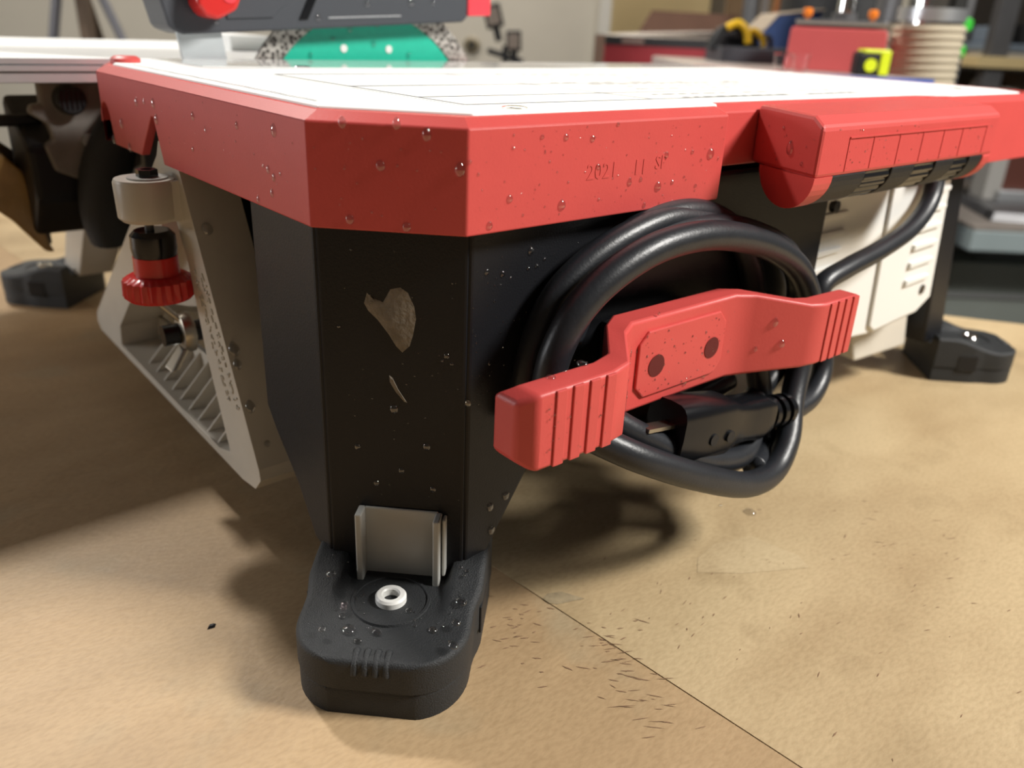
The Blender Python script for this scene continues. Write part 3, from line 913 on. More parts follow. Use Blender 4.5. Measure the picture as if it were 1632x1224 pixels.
# wing nut that holds the guide
wn = empty('wing_nut', (.004, .216, .087), 'old metal wing nut on a black bolt inside the beige triangle', 'wing nut')
bm = B(); add_cyl(bm, (.030, .214, .088), (-.005, .216, .0875), .0060, 18); finish('bolt', bm, GLOSSB, wn, smooth=True)
bm = B(); add_lathe(bm, (.010, .2135, .0885), (-1, .05, 0), [(.0112, 0), (.0115, .002), (.0100, .006), (.0090, .0065)], 24); finish('nut_body', bm, NICKEL, wn, smooth=True)
for s in (1, -1):
    bm = B()
    rot = .25
    def wpt(u, v, t):   # u along wing, v across, t outwards (-x)
        return (.006-t, .2145+t*.05+u*math.sin(rot), .088+u*math.cos(rot)*1.0+v*0)
    cc = []
    for (u, t, hw) in ((s*.007, 0, .0045), (s*.019, .010, .0060)):
        for (dy, dt) in ((-hw, -.0015), (hw, -.0015), (hw, .0025), (-hw, .0025)):
            x, y, z = wpt(u, 0, t+dt)
            cc.append((x, y+dy, z))
    add_hexa(bm, cc)
    finish('wing', bm, NICKEL, wn, bevel=.0012)

# ------------------------------------------------------------------ background of the shop
def back_thing(name, a, d, z, label, cat, group=None, turn=0.):
    return empty(name, shop(a, d, z), label, cat, group, RZ+turn)
def lb(name, b, m, parent, bevel=0.):
    return box(name, b, m, parent, bevel, local=True)
def lp(name, pts, axis, lo, hi, m, parent, bevel=0.):
    return prism(name, pts, axis, lo, hi, m, parent, bevel, local=True)
def ltube(name, pts, r, m, parent, seg=12, n=6, rf=None):
    bm = B(); add_tube(bm, pts, r, seg, n, rf); return finish(name, bm, m, parent, smooth=True, local=True, autos=False)
def lcyl(name, p0, p1, r, m, parent, seg=18, r1=None):
    bm = B(); add_cyl(bm, p0, p1, r, seg, r1); return finish(name, bm, m, parent, smooth=True, local=True)
def llathe(name, o, ax_, prof_, m, parent, seg=28):
    bm = B(); add_lathe(bm, o, ax_, prof_, seg); return finish(name, bm, m, parent, smooth=True, local=True)

TRIM = mat('tripod_grey_metal', (.13, .13, .145), .4, metal=.3)
BRN = mat('brown_leather', (.11, .075, .05), .6)
# tripod
t = back_thing('tripod', -1.0, 2.0, FLOOR_Z, 'grey tripod standing before the beige wall on the left', 'tripod')
lcyl('leg', (-.33, -.05, 0), (-.035, 0, 1.24), .011, TRIM, t)
lcyl('leg', (.52, -.05, 0), (.03, 0, 1.22), .010, TRIM, t)
lcyl('leg', (.06, .40, 0), (.0, .0, 1.22), .011, BRN, t)
lcyl('centre_column', (.005, 0, .95), (.0, 0, 1.55), .016, BRN, t)
llathe('hub', (0, 0, 1.20), (0, 0, 1), [(.045, 0), (.05, .03), (.04, .08)], BLACK, t)
# work lights
t = back_thing('work_light_stand', -.06, 2.45, FLOOR_Z, 'thin black stand with two square work lights by the beige wall', 'work light')
lcyl('pole', (0, 0, 0), (0, 0, 1.10), .009, BLACK, t)
for k in range(3):
    an = k*2.094+.4
    lcyl('foot', (.35*math.cos(an), .35*math.sin(an), .01), (0, 0, .30), .008, BLACK, t)
def head(dx, z, tilt, w_, h_):
    bm = B()
    ca, sa = math.cos(tilt), math.sin(tilt)
    def Q(x, y, zz): return (dx+x*ca-zz*sa, y, z+x*sa+zz*ca)
    c = [Q(x, y, zz) for zz in (-h_, h_) for (x, y) in ((-w_, -.02), (w_, -.02), (w_, .02), (-w_, .02))]
    add_hexa(bm, c)
    hd = finish('lamp_head', bm, BLACK, t, local=True, bevel=.004)
    bm = B()
    add_hexa(bm, [Q(x, y, zz) for zz in (-h_*.7, h_*.7) for (x, y) in ((-w_*.7, -.023), (w_*.7, -.023), (w_*.7, -.019), (-w_*.7, -.019))])
    finish('lens', bm, mat('unlit_lamp_lens', (.20, .165, .14), .3), hd, local=True)
    lcyl('bracket', Q(0, 0, -h_-.035), Q(0, 0, -h_), .010, BLACK, hd)
head(-.036, 1.172, .28, .024, .030)
head(.022, 1.112, 0.05, .021, .027)
lcyl('crossbar', (-.05, 0, 1.085), (.05, 0, 1.06), .008, BLACK, t)
# wall knob
t = back_thing('wall_socket', -.20, 3.2, .18, 'small dark round fitting on the beige wall', 'fitting')
llathe('cover', (0, 0, 0), (0, -1, 0), [(.028, 0), (.028, .012), (.02, .02)], mat('dark_brass', (.16, .13, .08), .5), t)
llathe('insert', (0, -.018, 0), (0, -1, 0), [(.012, 0), (.012, .006)], BLACK, t)

# rear bench with blue edge
BLUE = mat('blue_edge_paint', (.10, .18, .55), .4)
ZR = .2135
t = back_thing('rear_bench', .44, 1.45, FLOOR_Z, 'second bench with a blue front edge behind the saw', 'workbench')
lb('bench_top', (-.22, .035, -.42, .10, ZR-FLOOR_Z-.04, ZR-FLOOR_Z), mat('grey_laminate', (.42, .36, .34), .4), t, .002)
lb('edge_strip', (-.22, .035, -.428, -.42, ZR-FLOOR_Z-.035, ZR-FLOOR_Z+.001), BLUE, t)
for x in (-.18, 0.0):
    for y in (-.36, .05):
        lb('leg', (x-.03, x+.03, y-.03, y+.03, 0, ZR-FLOOR_Z-.04), GREYSTEEL, t)

# cardboard box with open flaps
CARD = mat('brown_cardboard', (.11, .055, .035), .8, var=.15, vscale=20)
CARDI = mat('pale_cardboard_flap', (.50, .45, .40), .8)
BOXB = mat('black_box_print', (.03, .028, .03), .5)
BOXR = mat('red_box_print', (.38, .04, .05), .5)
t = back_thing('low_bench', .36, 1.86, FLOOR_Z, 'low dark bench under the open carton', 'workbench')
lb('bench_top', (-.24, .155, -.30, .30, .96, .99), GREYSTEEL, t, .002)
for x in (-.2, .12):
    for y in (-.26, .26):
        lb('leg', (x-.025, x+.025, y-.025, y+.025, 0, .96), GREYSTEEL, t)
LO = .09-ZR
t = back_thing('cardboard_box', .30, 1.72, ZR, 'open carton with raised brown flap and black and red front', 'cardboard box')
lb('front', (-.15, .11, 0, .005, LO, .012), BOXR, t)
lb('front_band', (-.15, .11, -.001, .004, .012, .028), BOXB, t)
lb('printed_patch', (-.118, -.075, -.0018, -.0005, .016, .024), mat('faded_print', (.30, .20, .17), .6), t)
lb('side', (-.15, -.145, .005, .26, LO, .028), CARD, t)
lb('side', (.105, .11, .005, .26, LO, .028), CARD, t)
lb('back', (-.15, .11, .255, .26, LO, .028), CARD, t)
bm = B(); add_hexa(bm, [(-.135, .0, .028), (.11, .0, .028), (.11, .26, .028), (-.135, .26, .028), (-.09, .02, .031), (.10, -.02, .046), (.10, .02, .046), (-.09, .2, .034)]); finish('flap', bm, CARDI, t, local=True)
bm = B(); add_hexa(bm, [(-.062, .26, .024), (.15, .26, .02), (.15, .266, .02), (-.062, .266, .024), (-.022, .31, .082), (.17, .31, .080), (.17, .316, .080), (-.022, .316, .082)]); finish('flap', bm, CARD, t, local=True)
# tool tray + yellow-black tool
YEL = mat('tool_yellow', (.80, .50, .02), .4)
t = back_thing('tool_tray', .356, 1.42, ZR, 'shallow black plastic tool tray beside the red machine', 'tray')
lb('base', (-.055, .055, -.06, .06, 0, .003), BLACK, t)
lb('side_wall', (-.055, .055, -.062, -.057, 0, .022), DARKG, t, .001)
lb('side_wall', (-.055, .055, .057, .062, 0, .022), DARKG, t, .001)
lb('side_wall', (-.058, -.053, -.062, .062, 0, .022), DARKG, t, .001)
lb('side_wall', (.053, .058, -.062, .062, 0, .022), DARKG, t, .001)
t = back_thing('cordless_tool', .328, 1.42, ZR+.003, 'black power tool with two yellow hoops lying in the tray', 'power tool')
bm = B(); add_tube(bm, [(-.030, 0, .012), (-.02, 0, .034), (.0, 0, .038), (.02, 0, .03), (.03, 0, .014)], .014, 14, 6); finish('body', bm, BLACK, t, smooth=True, local=True)
ltube('hoop', [(-.016, -.012, .046), (.0, -.016, .053), (.014, -.017, .043), (.019, -.017, .024)], .0062, YEL, t)
ltube('hoop', [(.022, -.012, .044), (.034, -.014, .040), (.043, -.015, .030), (.045, -.015, .020)], .0050, YEL, t)
ltube('handle', [(.03, 0, .03), (.055, 0, .035), (.062, 0, .012)], .004, GREYSTEEL, t)
# blue bin
NAVY = mat('navy_blue_plastic', (.02, .05, .16), .5)
t = back_thing('storage_bin', .455, 1.63, ZR, 'dark blue plastic bin left of the red machine', 'bin')
lp('body', [(-.055, LO), (.055, LO), (.055, .085), (-.02, .075), (-.055, .035)], 'y', -.06, .06, NAVY, t, .004)
lp('rim', [(-.058, .035), (-.02, .077), (.058, .087), (.058, .084), (-.02, .074), (-.054, .033)], 'y', -.063, .063, mat('tan_lid', (.42, .34, .26), .6), t, .002)
# red machine
MRED = mat('machine_red_paint', (.56, .10, .10), .42, var=.1, vscale=20)
ORG = mat('orange_knob_plastic', (.85, .22, .02), .4)
t = back_thing('bench_machine', .400, 1.15, ZR, 'red bench machine with grey top plate and two orange knobs', 'machine', turn=-.30)
lp('housing', [(-.062, 0), (.060, 0), (.0575, .050), (.054, .0525), (-.058, .0525), (-.0605, .050)], 'y', 0, .16, MRED, t, .003)
lb('top_plate', (-.056, .055, .004, .15, .0545, .0625), GREYSTEEL, t, .002)
lb('plate_edge', (-.056, .055, .000, .004, .0560, .0595), mat('warm_steel', (.4, .36, .32), .4, metal=.5), t)
for x in (-.043, .037):
    bm = B(); add_lathe(bm, (x, .02, .0625), (0, 0, 1), [(.003, 0), (.003, .003), (.0058, .004), (.0062, .011), (.004, .013)], 20); finish('knob', bm, ORG, t, smooth=True, local=True)
lcyl('post', (.004, .06, .062), (.004, .06, .30), .011, CHROME, t)
lcyl('post_collar', (.004, .06, .062), (.004, .06, .072), .016, GREYSTEEL, t)
# plastic cups
CLEAR = mat('clear_plastic', (1, 1, 1), .05, trans=1, ior=1.3)
for (a, lab_) in ((.318, 'clear plastic cup left of its twin before the red machine'), (.341, 'clear plastic cup right of its twin before the red machine')):
    t = back_thing('plastic_cup', a, 1.10, ZR, lab_, 'cup', 'clear cups before the red machine')
    bm = B(); add_lathe(bm, (0, 0, 0), (0, 0, 1), [(.0085, 0), (.0105, .020), (.0098, .020), (.008, .001)], 24, cap=True); finish('wall', bm, CLEAR, t, smooth=True, local=True)
    bm = B(); add_lathe(bm, (0, 0, .0195), (0, 0, 1), [(.0112, 0), (.0112, .0012), (.0095, .0012)], 24, cap=False); finish('rim', bm, CLEAR, t, smooth=True, local=True)
# tape measure
LIME = mat('lime_yellow_plastic', (.68, .80, .02), .4)
t = back_thing('tape_measure', .425, 1.09, ZR, 'lime yellow and black tape measure before the red machine', 'tape measure')
lb('case', (-.022, .020, -.012, .012, 0, .027), BLACK, t, .004)
lb('yellow_shell', (.005, .017, -.0135, -.011, .001, .029), LIME, t, .002)
lb('yellow_shell', (-.016, .016, -.0135, .012, .0255, .030), LIME, t, .002)
llathe('dial', (-.006, -.012, .012), (0, -1, 0), [(.0075, 0), (.0075, .002)], LIME, t)

# dust hose
HOSE = mat('ribbed_hose_plastic', (.50, .44, .33), .45, var=.1, vscale=30)
t = back_thing('dust_hose', .547, 1.22, FLOOR_Z, 'ribbed beige dust hose rising beside the red machine', 'dust hose')
bm = B(); prof_ = []
n_r = 122
for i in range(n_r*4+1):
    h = i/(n_r*4)*1.17
    r_ = .0455+(.0012 if i % 4 in (1, 2) else -.0012)
    prof_.append((r_, h))
dvec = Vector((-.022, 0, 1.17))
add_lathe(bm, (.018, 0, .006), dvec, prof_, 30); finish('hose', bm, HOSE, t, smooth=True, local=True)
lcyl('metal_cuff', (-.004, 0, 1.176), (-.010, 0, 1.56), .040, CHROME, t, 30)
lcyl('band', (-.004, 0, 1.180), (-.004, 0, 1.196), .0435, ALU, t, 30)
t = back_thing('dust_hose', .50, 1.42, FLOOR_Z, 'darker ribbed hose slanting behind the beige one', 'dust hose')
bm = B(); prof_ = [(.032+(.002 if i % 4 in (1, 2) else -.0015), i/240*1.22) for i in range(241)]
add_lathe(bm, (.02, 0, .01), Vector((.06, 0, 1.17)), prof_, 24); finish('hose', bm, mat('dim_hose', (.25, .22, .17), .5), t, smooth=True, local=True)
lcyl('cuff', (.080, 0, 1.18), (.086, 0, 1.30), .036, GREYSTEEL, t)

# spring clamps, shelving and clutter on the right
GRN = mat('bright_green_plastic', (.05, .62, .05), .4)
t = back_thing('shelf_rack', 1.62, 2.42, FLOOR_Z, 'wooden shelf rack crowded with tools at the far right', 'shelf')
PALEW = mat('yellow_pine', (.62, .48, .24), .6, var=.12, vscale=15)
for x in (-.36, .36):
    for y in (-.02, .42):
        lb('post', (x-.025, x+.025, y-.02, y+.02, 0, 2.0), GREYSTEEL, t, .002)
for z in (.60, 1.10, 1.62):
    lb('shelf_board', (-.42, .42, -.06, .44, z, z+.028), PALEW, t, .002)
def clutter(name, a, d, z, label, cat):
    return back_thing(name, a, d, z, label, cat)
t = clutter('bench_vise', 1.30, 2.42, FLOOR_Z+1.128, 'blue grey vise with a red collar on the pine shelf', 'vise')
BLG = mat('blue_grey_paint', (.16, .20, .25), .5)
lb('bed', (-.06, .10, -.02, .12, .012, .034), BLG, t, .004)
lb('jaw', (-.05, -.01, -.015, .11, .034, .075), BLG, t, .004)
lb('jaw', (.02, .055, -.015, .11, .034, .085), BLACK, t, .004)
lcyl('screw', (-.02, -.03, .018), (-.02, .05, .018), .010, MRED, t)
lb('base', (-.05, .09, -.01, .11, 0, .012), mat('pale_board', (.5, .47, .42), .6), t)
t = clutter('paint_bag', 1.38, 2.52, FLOOR_Z+.628, 'grey crumpled bag below the pine shelf', 'bag')
bm = B(); bmesh.ops.create_icosphere(bm, subdivisions=3, radius=1)
for v in bm.verts:
    k = 1+.12*math.sin(v.co.x*7+v.co.z*5)+.1*math.sin(v.co.y*9)
    v.co = Vector((v.co.x*.16*k, v.co.y*.12*k, .22+v.co.z*.22*k))
for v in bm.verts: v.co.z = max(0, v.co.z)
bag_ = finish('sack', bm, mat('grey_cloth', (.36, .34, .31), .8), t, smooth=True, local=True)
lcyl('neck_tie', (0, 0, .40), (0, 0, .46), .05, BRN, t)
for i, (a, z, lab_) in enumerate(((.778, .275, 'upper bright green spring clamp on the dark post'), (.776, .232, 'lower bright green spring clamp on the dark post'))):
    t = back_thing('spring_clamp', a, 1.60, z, lab_, 'clamp', 'green spring clamps')
    lb('jaw', (-.008, .003, -.008, .008, 0, .022), GRN, t, .002)
    lb('handle', (.002, .008, -.006, .006, .002, .019), GRN, t, .002)
t = back_thing('clamp_post', .79, 1.62, FLOOR_Z, 'dark steel post holding the green clamps', 'post')
lb('upright', (-.02, .005, 0, .03, 0, 1.9), GREYSTEEL, t, .003)
lb('foot_plate', (-.06, .04, -.04, .06, 0, .02), GREYSTEEL, t, .003)
# dark tool cabinet and hanging tools behind
t = back_thing('tool_cabinet', 1.55, 3.0, FLOOR_Z, 'tall dark cabinet at the back on the right', 'cabinet')
DKB = mat('dark_brown_cabinet', (.045, .038, .032), .6, var=.3, vscale=6)
lb('body', (-.85, .85, 0, .5, 0, 2.2), DKB, t, .004)
for x in (-.84, -.28, .28):
    dd = lb('door', (x, x+.55, -.02, 0, .05, 2.15), DKB, t, .004)
    lb('handle', (x+.05, x+.07, -.04, -.02, 1.05, 1.2), ALU, dd, .003)
TAN = mat('tan_tool_wood', (.34, .27, .19), .6)
specs = [('hand_tool', .96, 2.2, 'long pale wooden handle leaning before the dark cabinet', TAN, (-.05, 0, 0), (.10, .0, 1.75), .016),
         ('hand_tool', .70, 2.5, 'orange brown pole leaning above the blue bin', mat('orange_wood', (.36, .13, .04), .6), (-.10, 0, 0), (.06, .1, 1.7), .02),
         ('hand_tool', .60, 2.4, 'dark metal bar leaning above the cardboard box', GREYSTEEL, (.02, 0, 0), (0, .1, 1.7), .022),
         ('hand_tool', .655, 2.45, 'pale metal rail leaning above the yellow tool', mat('pale_rail', (.30, .27, .25), .5), (.0, 0, 0), (.0, .1, 1.7), .012)]
for (nm, a, d, lab_, m, p, q, r) in specs:
    t = back_thing(nm, a, d, FLOOR_Z, lab_, 'tool')
    lcyl('shaft', p, q, r, m, t, 12)
    lcyl('ferrule', q, (q[0], q[1], q[2]+.05), r*1.15, GREYSTEEL, t, 12)
t = back_thing('scrap_board', .62, 2.75, FLOOR_Z, 'wide brown board leaning behind the red machine', 'board')
lb('board', (-.02, .42, 0, .02, 0, 1.7), mat('brown_board', (.17, .105, .05), .7, var=.3, vscale=8), t, .002)
lb('batten', (-.02, .42, -.015, 0, .4, .46), TAN, t, .002)
t = back_thing('black_drum', .66, 1.90, FLOOR_Z, 'dark round machine body behind the red machine', 'machine')
llathe('drum', (0, 0, .0), (0, 0, 1), [(.12, 0), (.13, .02), (.13, 1.30), (.11, 1.36)], BLACK, t, 36)
lcyl('lid_ring', (0, 0, 1.30), (0, 0, 1.315), .134, GREYSTEEL, t, 36)

# machine stand on the right: cast table, fence, cabinet
PGB = mat('pale_blue_grey_paint', (.30, .36, .37), .45, var=.08, vscale=12)
t = back_thing('machine_stand', 1.165, 1.62, FLOOR_Z, 'pale blue grey machine table on a grey cabinet at the right', 'machine')
lb('cabinet', (-.26, .36, .06, .50, 0, .74), mat('grey_green_paint', (.20, .22, .20), .5, var=.1, vscale=10), t, .004)
lb('cabinet_seam', (-.262, .36, .055, .06, .665, .675), ALU, t)
lb('door_seam', (.02, .028, .055, .06, .02, .66), ALU, t)
lb('neck', (-.20, .20, .09, .40, .74, .79), mat('dark_grey_paint', (.13, .14, .14), .5), t)
lp('table', [(-.30, .79), (.42, .79), (.42, .832), (-.30, .832)], 'y', -.06, .52, PGB, t, .004)
lb('table_top', (-.30, .42, -.06, .52, .832, .838), mat('rusty_cast_iron', (.32, .28, .25), .45, metal=.3, var=.25, vscale=18), t)
bm = B(); add_hexa(bm, [(-.24, .0, .838), (.05, -.05, .838), (.10, .25, .838), (-.2, .3, .838), (-.23, .01, .856), (.045, -.04, .856), (.09, .24, .856), (-.19, .29, .856)])
finish('mitre_plate', bm, GREYSTEEL, t, local=True, bevel=.002)
lb('guard_frame', (-.17, .30, .14, .20, .856, .876), ALU, t, .002)
lb('guard_frame', (-.19, -.155, .14, .20, .856, 1.05), mat('grey_frame', (.36, .35, .33), .5), t, .002)
lb('guard_frame', (-.19, .30, .14, .20, 1.03, 1.06), mat('grey_frame', (.36, .35, .33), .5), t, .002)
lb('guard_panel', (-.155, .30, .16, .19, .876, 1.03), mat('dark_maroon_panel', (.10, .03, .02), .5), t)
lb('dark_box', (-.34, -.20, .22, .42, .838, 1.02), BLACK, t, .004)

# wooden block behind the left foot
wb = empty('wood_block', (-.03, .985, -.0004), 'pale wooden block lying on the paper at the far left', 'wood block')
wb.rotation_euler = (0, 0, .5)
lb('block', (-.20, .055, -.03, .03, 0, .045), WOOD, wb, .002)
lb('end_grain', (.055, .056, -.029, .029, .001, .044), mat('end_grain_wood', (.45, .27, .12), .7), wb)

# ------------------------------------------------------------------ water
def drop_mesh(kind):
    bm = B()
    bmesh.ops.create_icosphere(bm, subdivisions=3, radius=1)
    for v in bm.verts:
        x, y, z = v.co
        if kind == 1:      # runny drop, heavy below
            k = 1-.35*max(0, y)
            x *= k
            y = y*1.25
        v.co = (x, y, max(z, -.25)*.62)
    me = bpy.data.meshes.new('water_droplet')
    for f in bm.faces: f.smooth = True
    bm.to_mesh(me); bm.free()
    me.materials.append(WATER)
    return me
DM = [drop_mesh(0), drop_mesh(1)]
def drop(p, nrm, r, label, group, kind=0, up_=Vector((0, 0, 1))):
    nrm = Vector(nrm).normalized()
    if abs(nrm.z) > .9: up_ = Vector((0, 1, 0))
    yv = (up_-nrm*up_.dot(nrm)).normalized(); xv = yv.cross(nrm)
    o = bpy.data.objects.new('water_droplet', DM[kind])
    COL.objects.link(o)
    M = Matrix.Identity(4)
    for i in range(3):
        M[i][0], M[i][1], M[i][2], M[i][3] = xv[i]*r, yv[i]*r*1.15, nrm[i]*r, p[i]
    o.matrix_world = M
    tag(o, label, 'water drop', group)
    return o
D_RIGHT = [(.0734,0,.2159,.0011,0), (.0854,.0000,.2152,.0012,0), (.0994,.0000,.2140,.0012,0), (.0599,.0000,.2127,.0009,0), (.1130,.0000,.2188,.0010,0), (.0407,.0000,.2091,.0009,0), (.0591,.0000,.1948,.0014,0), (.0854,.0000,.1900,.0019,0), (.0444,0,.2046,.0007,0), (.0658,0,.1882,.0007,0), (.1037,.0000,.2031,.0012,0), (.1409,0,.1925,.0019,0), (.1228,.0000,.1958,.0013,1), (.1296,.0000,.1963,.0010,0), (.1501,.0000,.1936,.0011,0), (.1443,.0000,.2053,.0013,0), (.1613,.0000,.2056,.0011,0), (.1743,.0000,.2041,.0022,0), (.1665,.0000,.1907,.0011,0), (.1333,.0000,.1853,.0011,0), (.1056,.0000,.1903,.0008,0), (.1681,.0000,.2017,.0008,0), (.1578,.0000,.1952,.0008,0), (.0501,.0000,.1860,.0014,0)]
D_LEFT = [(.0000,.0648,.2138,.0018,1), (.0000,.2224,.2095,.0016,1), (.0000,.2104,.2108,.0012,0), (.0000,.1965,.2112,.0018,1), (.0000,.1948,.2042,.0018,1), (.0000,.0766,.1993,.0010,0), (.0000,.0723,.1987,.0012,1), (.0000,.0678,.1964,.0012,1), (.0000,.0621,.1986,.0009,0), (.0000,.0705,.1901,.0012,1), (.0000,.0838,.1853,.0012,1), (.0000,.2522,.1960,.0020,1), (.0000,.2718,.1855,.0017,1), (.0000,.2437,.1848,.0017,1), (.0000,.0985,.2119,.0012,1), (.0000,.1457,.2106,.0014,1), (.0000,.1326,.2061,.0011,0), (.0000,.1502,.1960,.0011,0)]
D_CHAM = [(.0184,.0216,.2062,.0017,0), (.0298,.0102,.2175,.0017,1), (.0380,.0020,.2065,.0019,1), (.0102,.0298,.1868,.0016,0), (.0247,.0153,.1853,.0016,0), (.0092,.0308,.2199,.0015,1), (.0225,.0175,.2205,.0015,1)]
D_TRAY = [(.2035,-.0168,.2068,.0023,1), (.2035,-.0262,.2013,.0011,0), (.2035,-.0103,.2147,.0011,0)]
D_WALL = [(.0563,.0084,.1657,.0012,0), (.0642,.0084,.1637,.0012,0), (.0783,.0084,.1710,.0015,0), (.0859,.0084,.1667,.0010,0), (.0774,.0084,.1640,.0010,0), (.0817,.0084,.1644,.0010,0), (.0590,.0084,.1274,.0010,0), (.0633,.0084,.1034,.0010,0), (.0620,.0084,.0584,.0019,0), (.0632,.0084,.0459,.0020,0), (.0708,.0084,.0610,.0020,0), (.0676,.0084,.0842,.0014,0), (.0605,.0084,.1534,.0007,0)]
D_COL = [(.0270,.0296,.1074,.0018,0), (.0365,.0201,.0912,.0016,0), (.0158,.0408,.0886,.0013,0), (.0421,.0144,.1324,.0012,0), (.0436,.0130,.1291,.0010,0), (.0409,.0156,.1302,.0007,0), (.0484,.0082,.1124,.0013,0), (.0118,.0448,.1416,.0010,0), (.0162,.0404,.1727,.0007,0), (.0209,.0356,.1554,.0007,0), (.0289,.0277,.0789,.0013,0), (.0212,.0354,.0718,.0013,0), (.0384,.0182,.0710,.0013,0)]
D_GUIDE = [(.0065,.1431,.1013,.0028,1), (.0061,.1398,.0945,.0022,1), (.0069,.1303,.0748,.0025,1), (.0103,.1217,.0568,.0016,0), (.0090,.1690,.1552,.0028,0)]
D_FOOT = [(-.0019,.0363,.0360,.0021,0), (.0057,.0476,.0360,.0011,0), (-.0049,.0197,.0360,.0015,0), (-.0194,.0116,.0360,.0015,0), (.0346,-.0079,.0360,.0024,0), (.0252,-.0172,.0360,.0018,0), (.0165,-.0269,.0360,.0019,1), (.0464,.0175,.0360,.0011,0), (.0454,.0067,.0360,.0011,0), (.0462,.0033,.0360,.0011,0), (.0433,.0016,.0360,.0008,0)]
D_FOOT2 = [(-.0094,.0083,.0285,.0028,0), (.0025,.0239,.0285,.0013,0), (.0061,.0239,.0285,.0011,0), (-.0043,.0214,.0285,.0016,0), (.0162,.0035,.0285,.0016,0), (-.0012,.0007,.0285,.0020,1), (-.0099,.0004,.0285,.0015,0), (-.0074,.0173,.0285,.0015,0), (.0001,.0166,.0285,.0010,0), (.0175,-.0120,.0285,.0018,0), (.0146,-.0027,.0285,.0010,0)]
D_PAPER = [(.2387,-.0137,.0000,.0033,0), (.2308,.0013,.0000,.0011,0)]
D_WRAPC = [(.1312,-.0165,.1422,.0008,0), (.1544,-.0165,.1319,.0008,0), (.1695,-.0165,.1036,.0012,0), (.1195,-.0165,.1274,.0008,0), (.1555,-.0165,.1039,.0015,0), (.1869,-.0165,.1126,.0009,0)]
D_WRAPT = [(.0566,-.0304,.1355,.0018,0), (.0756,-.0273,.1355,.0022,0), (.0648,-.0290,.1355,.0009,0)]
D_GUARD = [(.1640,.3400,.2517,.0022,0), (.2036,.3400,.2623,.0023,0), (.2414,.3400,.2649,.0028,0), (.1369,.3400,.2585,.0017,0), (.0912,.3400,.2469,.0020,0), (.2614,.3400,.2658,.0019,0)]
D_BLADE = [(.1975,.3558,.2446,.0023,0), (.1831,.3558,.2382,.0018,0), (.2175,.3558,.2351,.0024,0), (.1643,.3558,.2265,.0018,1), (.2485,.3558,.2274,.0020,1), (.2212,.3558,.2483,.0019,0)]
D_WRAPR = [(.206, -.0274, .127, .0017, 1), (.210, -.0304, .116, .0018, 0), (.200, -.0229, .113, .0012, 0)]
SQ = math.sqrt(.5)
SMALL = []
ORD = ['first', 'second', 'third', 'fourth', 'fifth', 'sixth', 'seventh', 'eighth', 'ninth', 'tenth', 'eleventh', 'twelfth', 'thirteenth', 'fourteenth', 'fifteenth', 'sixteenth', 'seventeenth', 'eighteenth']
for L, nrm, lab_, grp in (
    (D_RIGHT, (0, -1, 0), 'water drop on the bright right skirt side', 'drops on the right skirt side'),
    (D_LEFT, (-1, 0, 0), 'runny water drop on the left skirt side', 'drops on the left skirt side'),
    (D_CHAM, (-SQ, -SQ, 0), 'water drop on the dark red corner face', 'drops on the skirt corner'),
    (D_TRAY, (-1, .4, 0), 'water drop on the dark end of the red drawer', 'drops on the drawer end'),
    (D_WALL, (0, -1, 0), 'water drop on the black tub wall left of the coiled cord', 'drops on the tub wall'),
    (D_COL, (-SQ, -SQ, 0), 'water drop on the front face of the near black leg', 'drops on the near leg'),
    (D_GUIDE, (0, -.901, .4336), 'large water drop on the near bar of the beige triangle', 'drops on the cutting guide'),
    (D_FOOT, (0, 0, 1), 'water drop on the shoulder of the near foot', 'drops on the foot shoulders'),
    (D_FOOT2, (0, 0, 1), 'water drop around the white bushing of the near foot', 'drops around the bushing'),
    (D_PAPER, (0, 0, 1), 'water drop lying on the paper below the coiled cord', 'drops on the paper'),
    (D_WRAPC, (0, -1, 0), 'water drop on the middle of the red cord bracket', 'drops on the bracket middle'),
    (D_WRAPT, (0, 0, 1), 'water drop on the top edge of the near red bracket end', 'drops on the bracket top'),
    (D_GUARD, (0, -1, 0), 'dark water drop on the grey blade guard', 'drops on the blade guard'),
    (D_BLADE, (0, -1, 0), 'water drop on the green blade', 'drops on the blade'),
    (D_WRAPR, (-.6, -.8, 0), 'water drop on the slanting right arm of the red bracket', 'drops on the bracket arm')):
    big = []
    for (x, y, z, r, k) in L:
        if grp == 'drops on the foot shoulders': z = .0345 if x+y > .03 else .0305
        if grp == 'drops around the bushing': z = .0272
        if grp == 'drops on the paper': z = 0
        if grp == 'drops on the drawer end': x = xl(y)
        if r < .00115:
            SMALL.append((Vector((x, y, z)), nrm, r))
        else:
            big.append((Vector((x, y, z)), r, k))
    big.sort(key=lambda q: (q[0]-CAM).dot(rt)/(q[0]-CAM).dot(fw))
    for i_, (p, r, k) in enumerate(big):
        if len(big) == 1: l_ = lab_
        elif i_ == len(big)-1: l_ = lab_+', rightmost'
        elif i_ == 0: l_ = lab_+', leftmost'
        else: l_ = lab_+', '+ORD[i_]+' from left'
        drop(p, nrm, r, l_, grp, k)

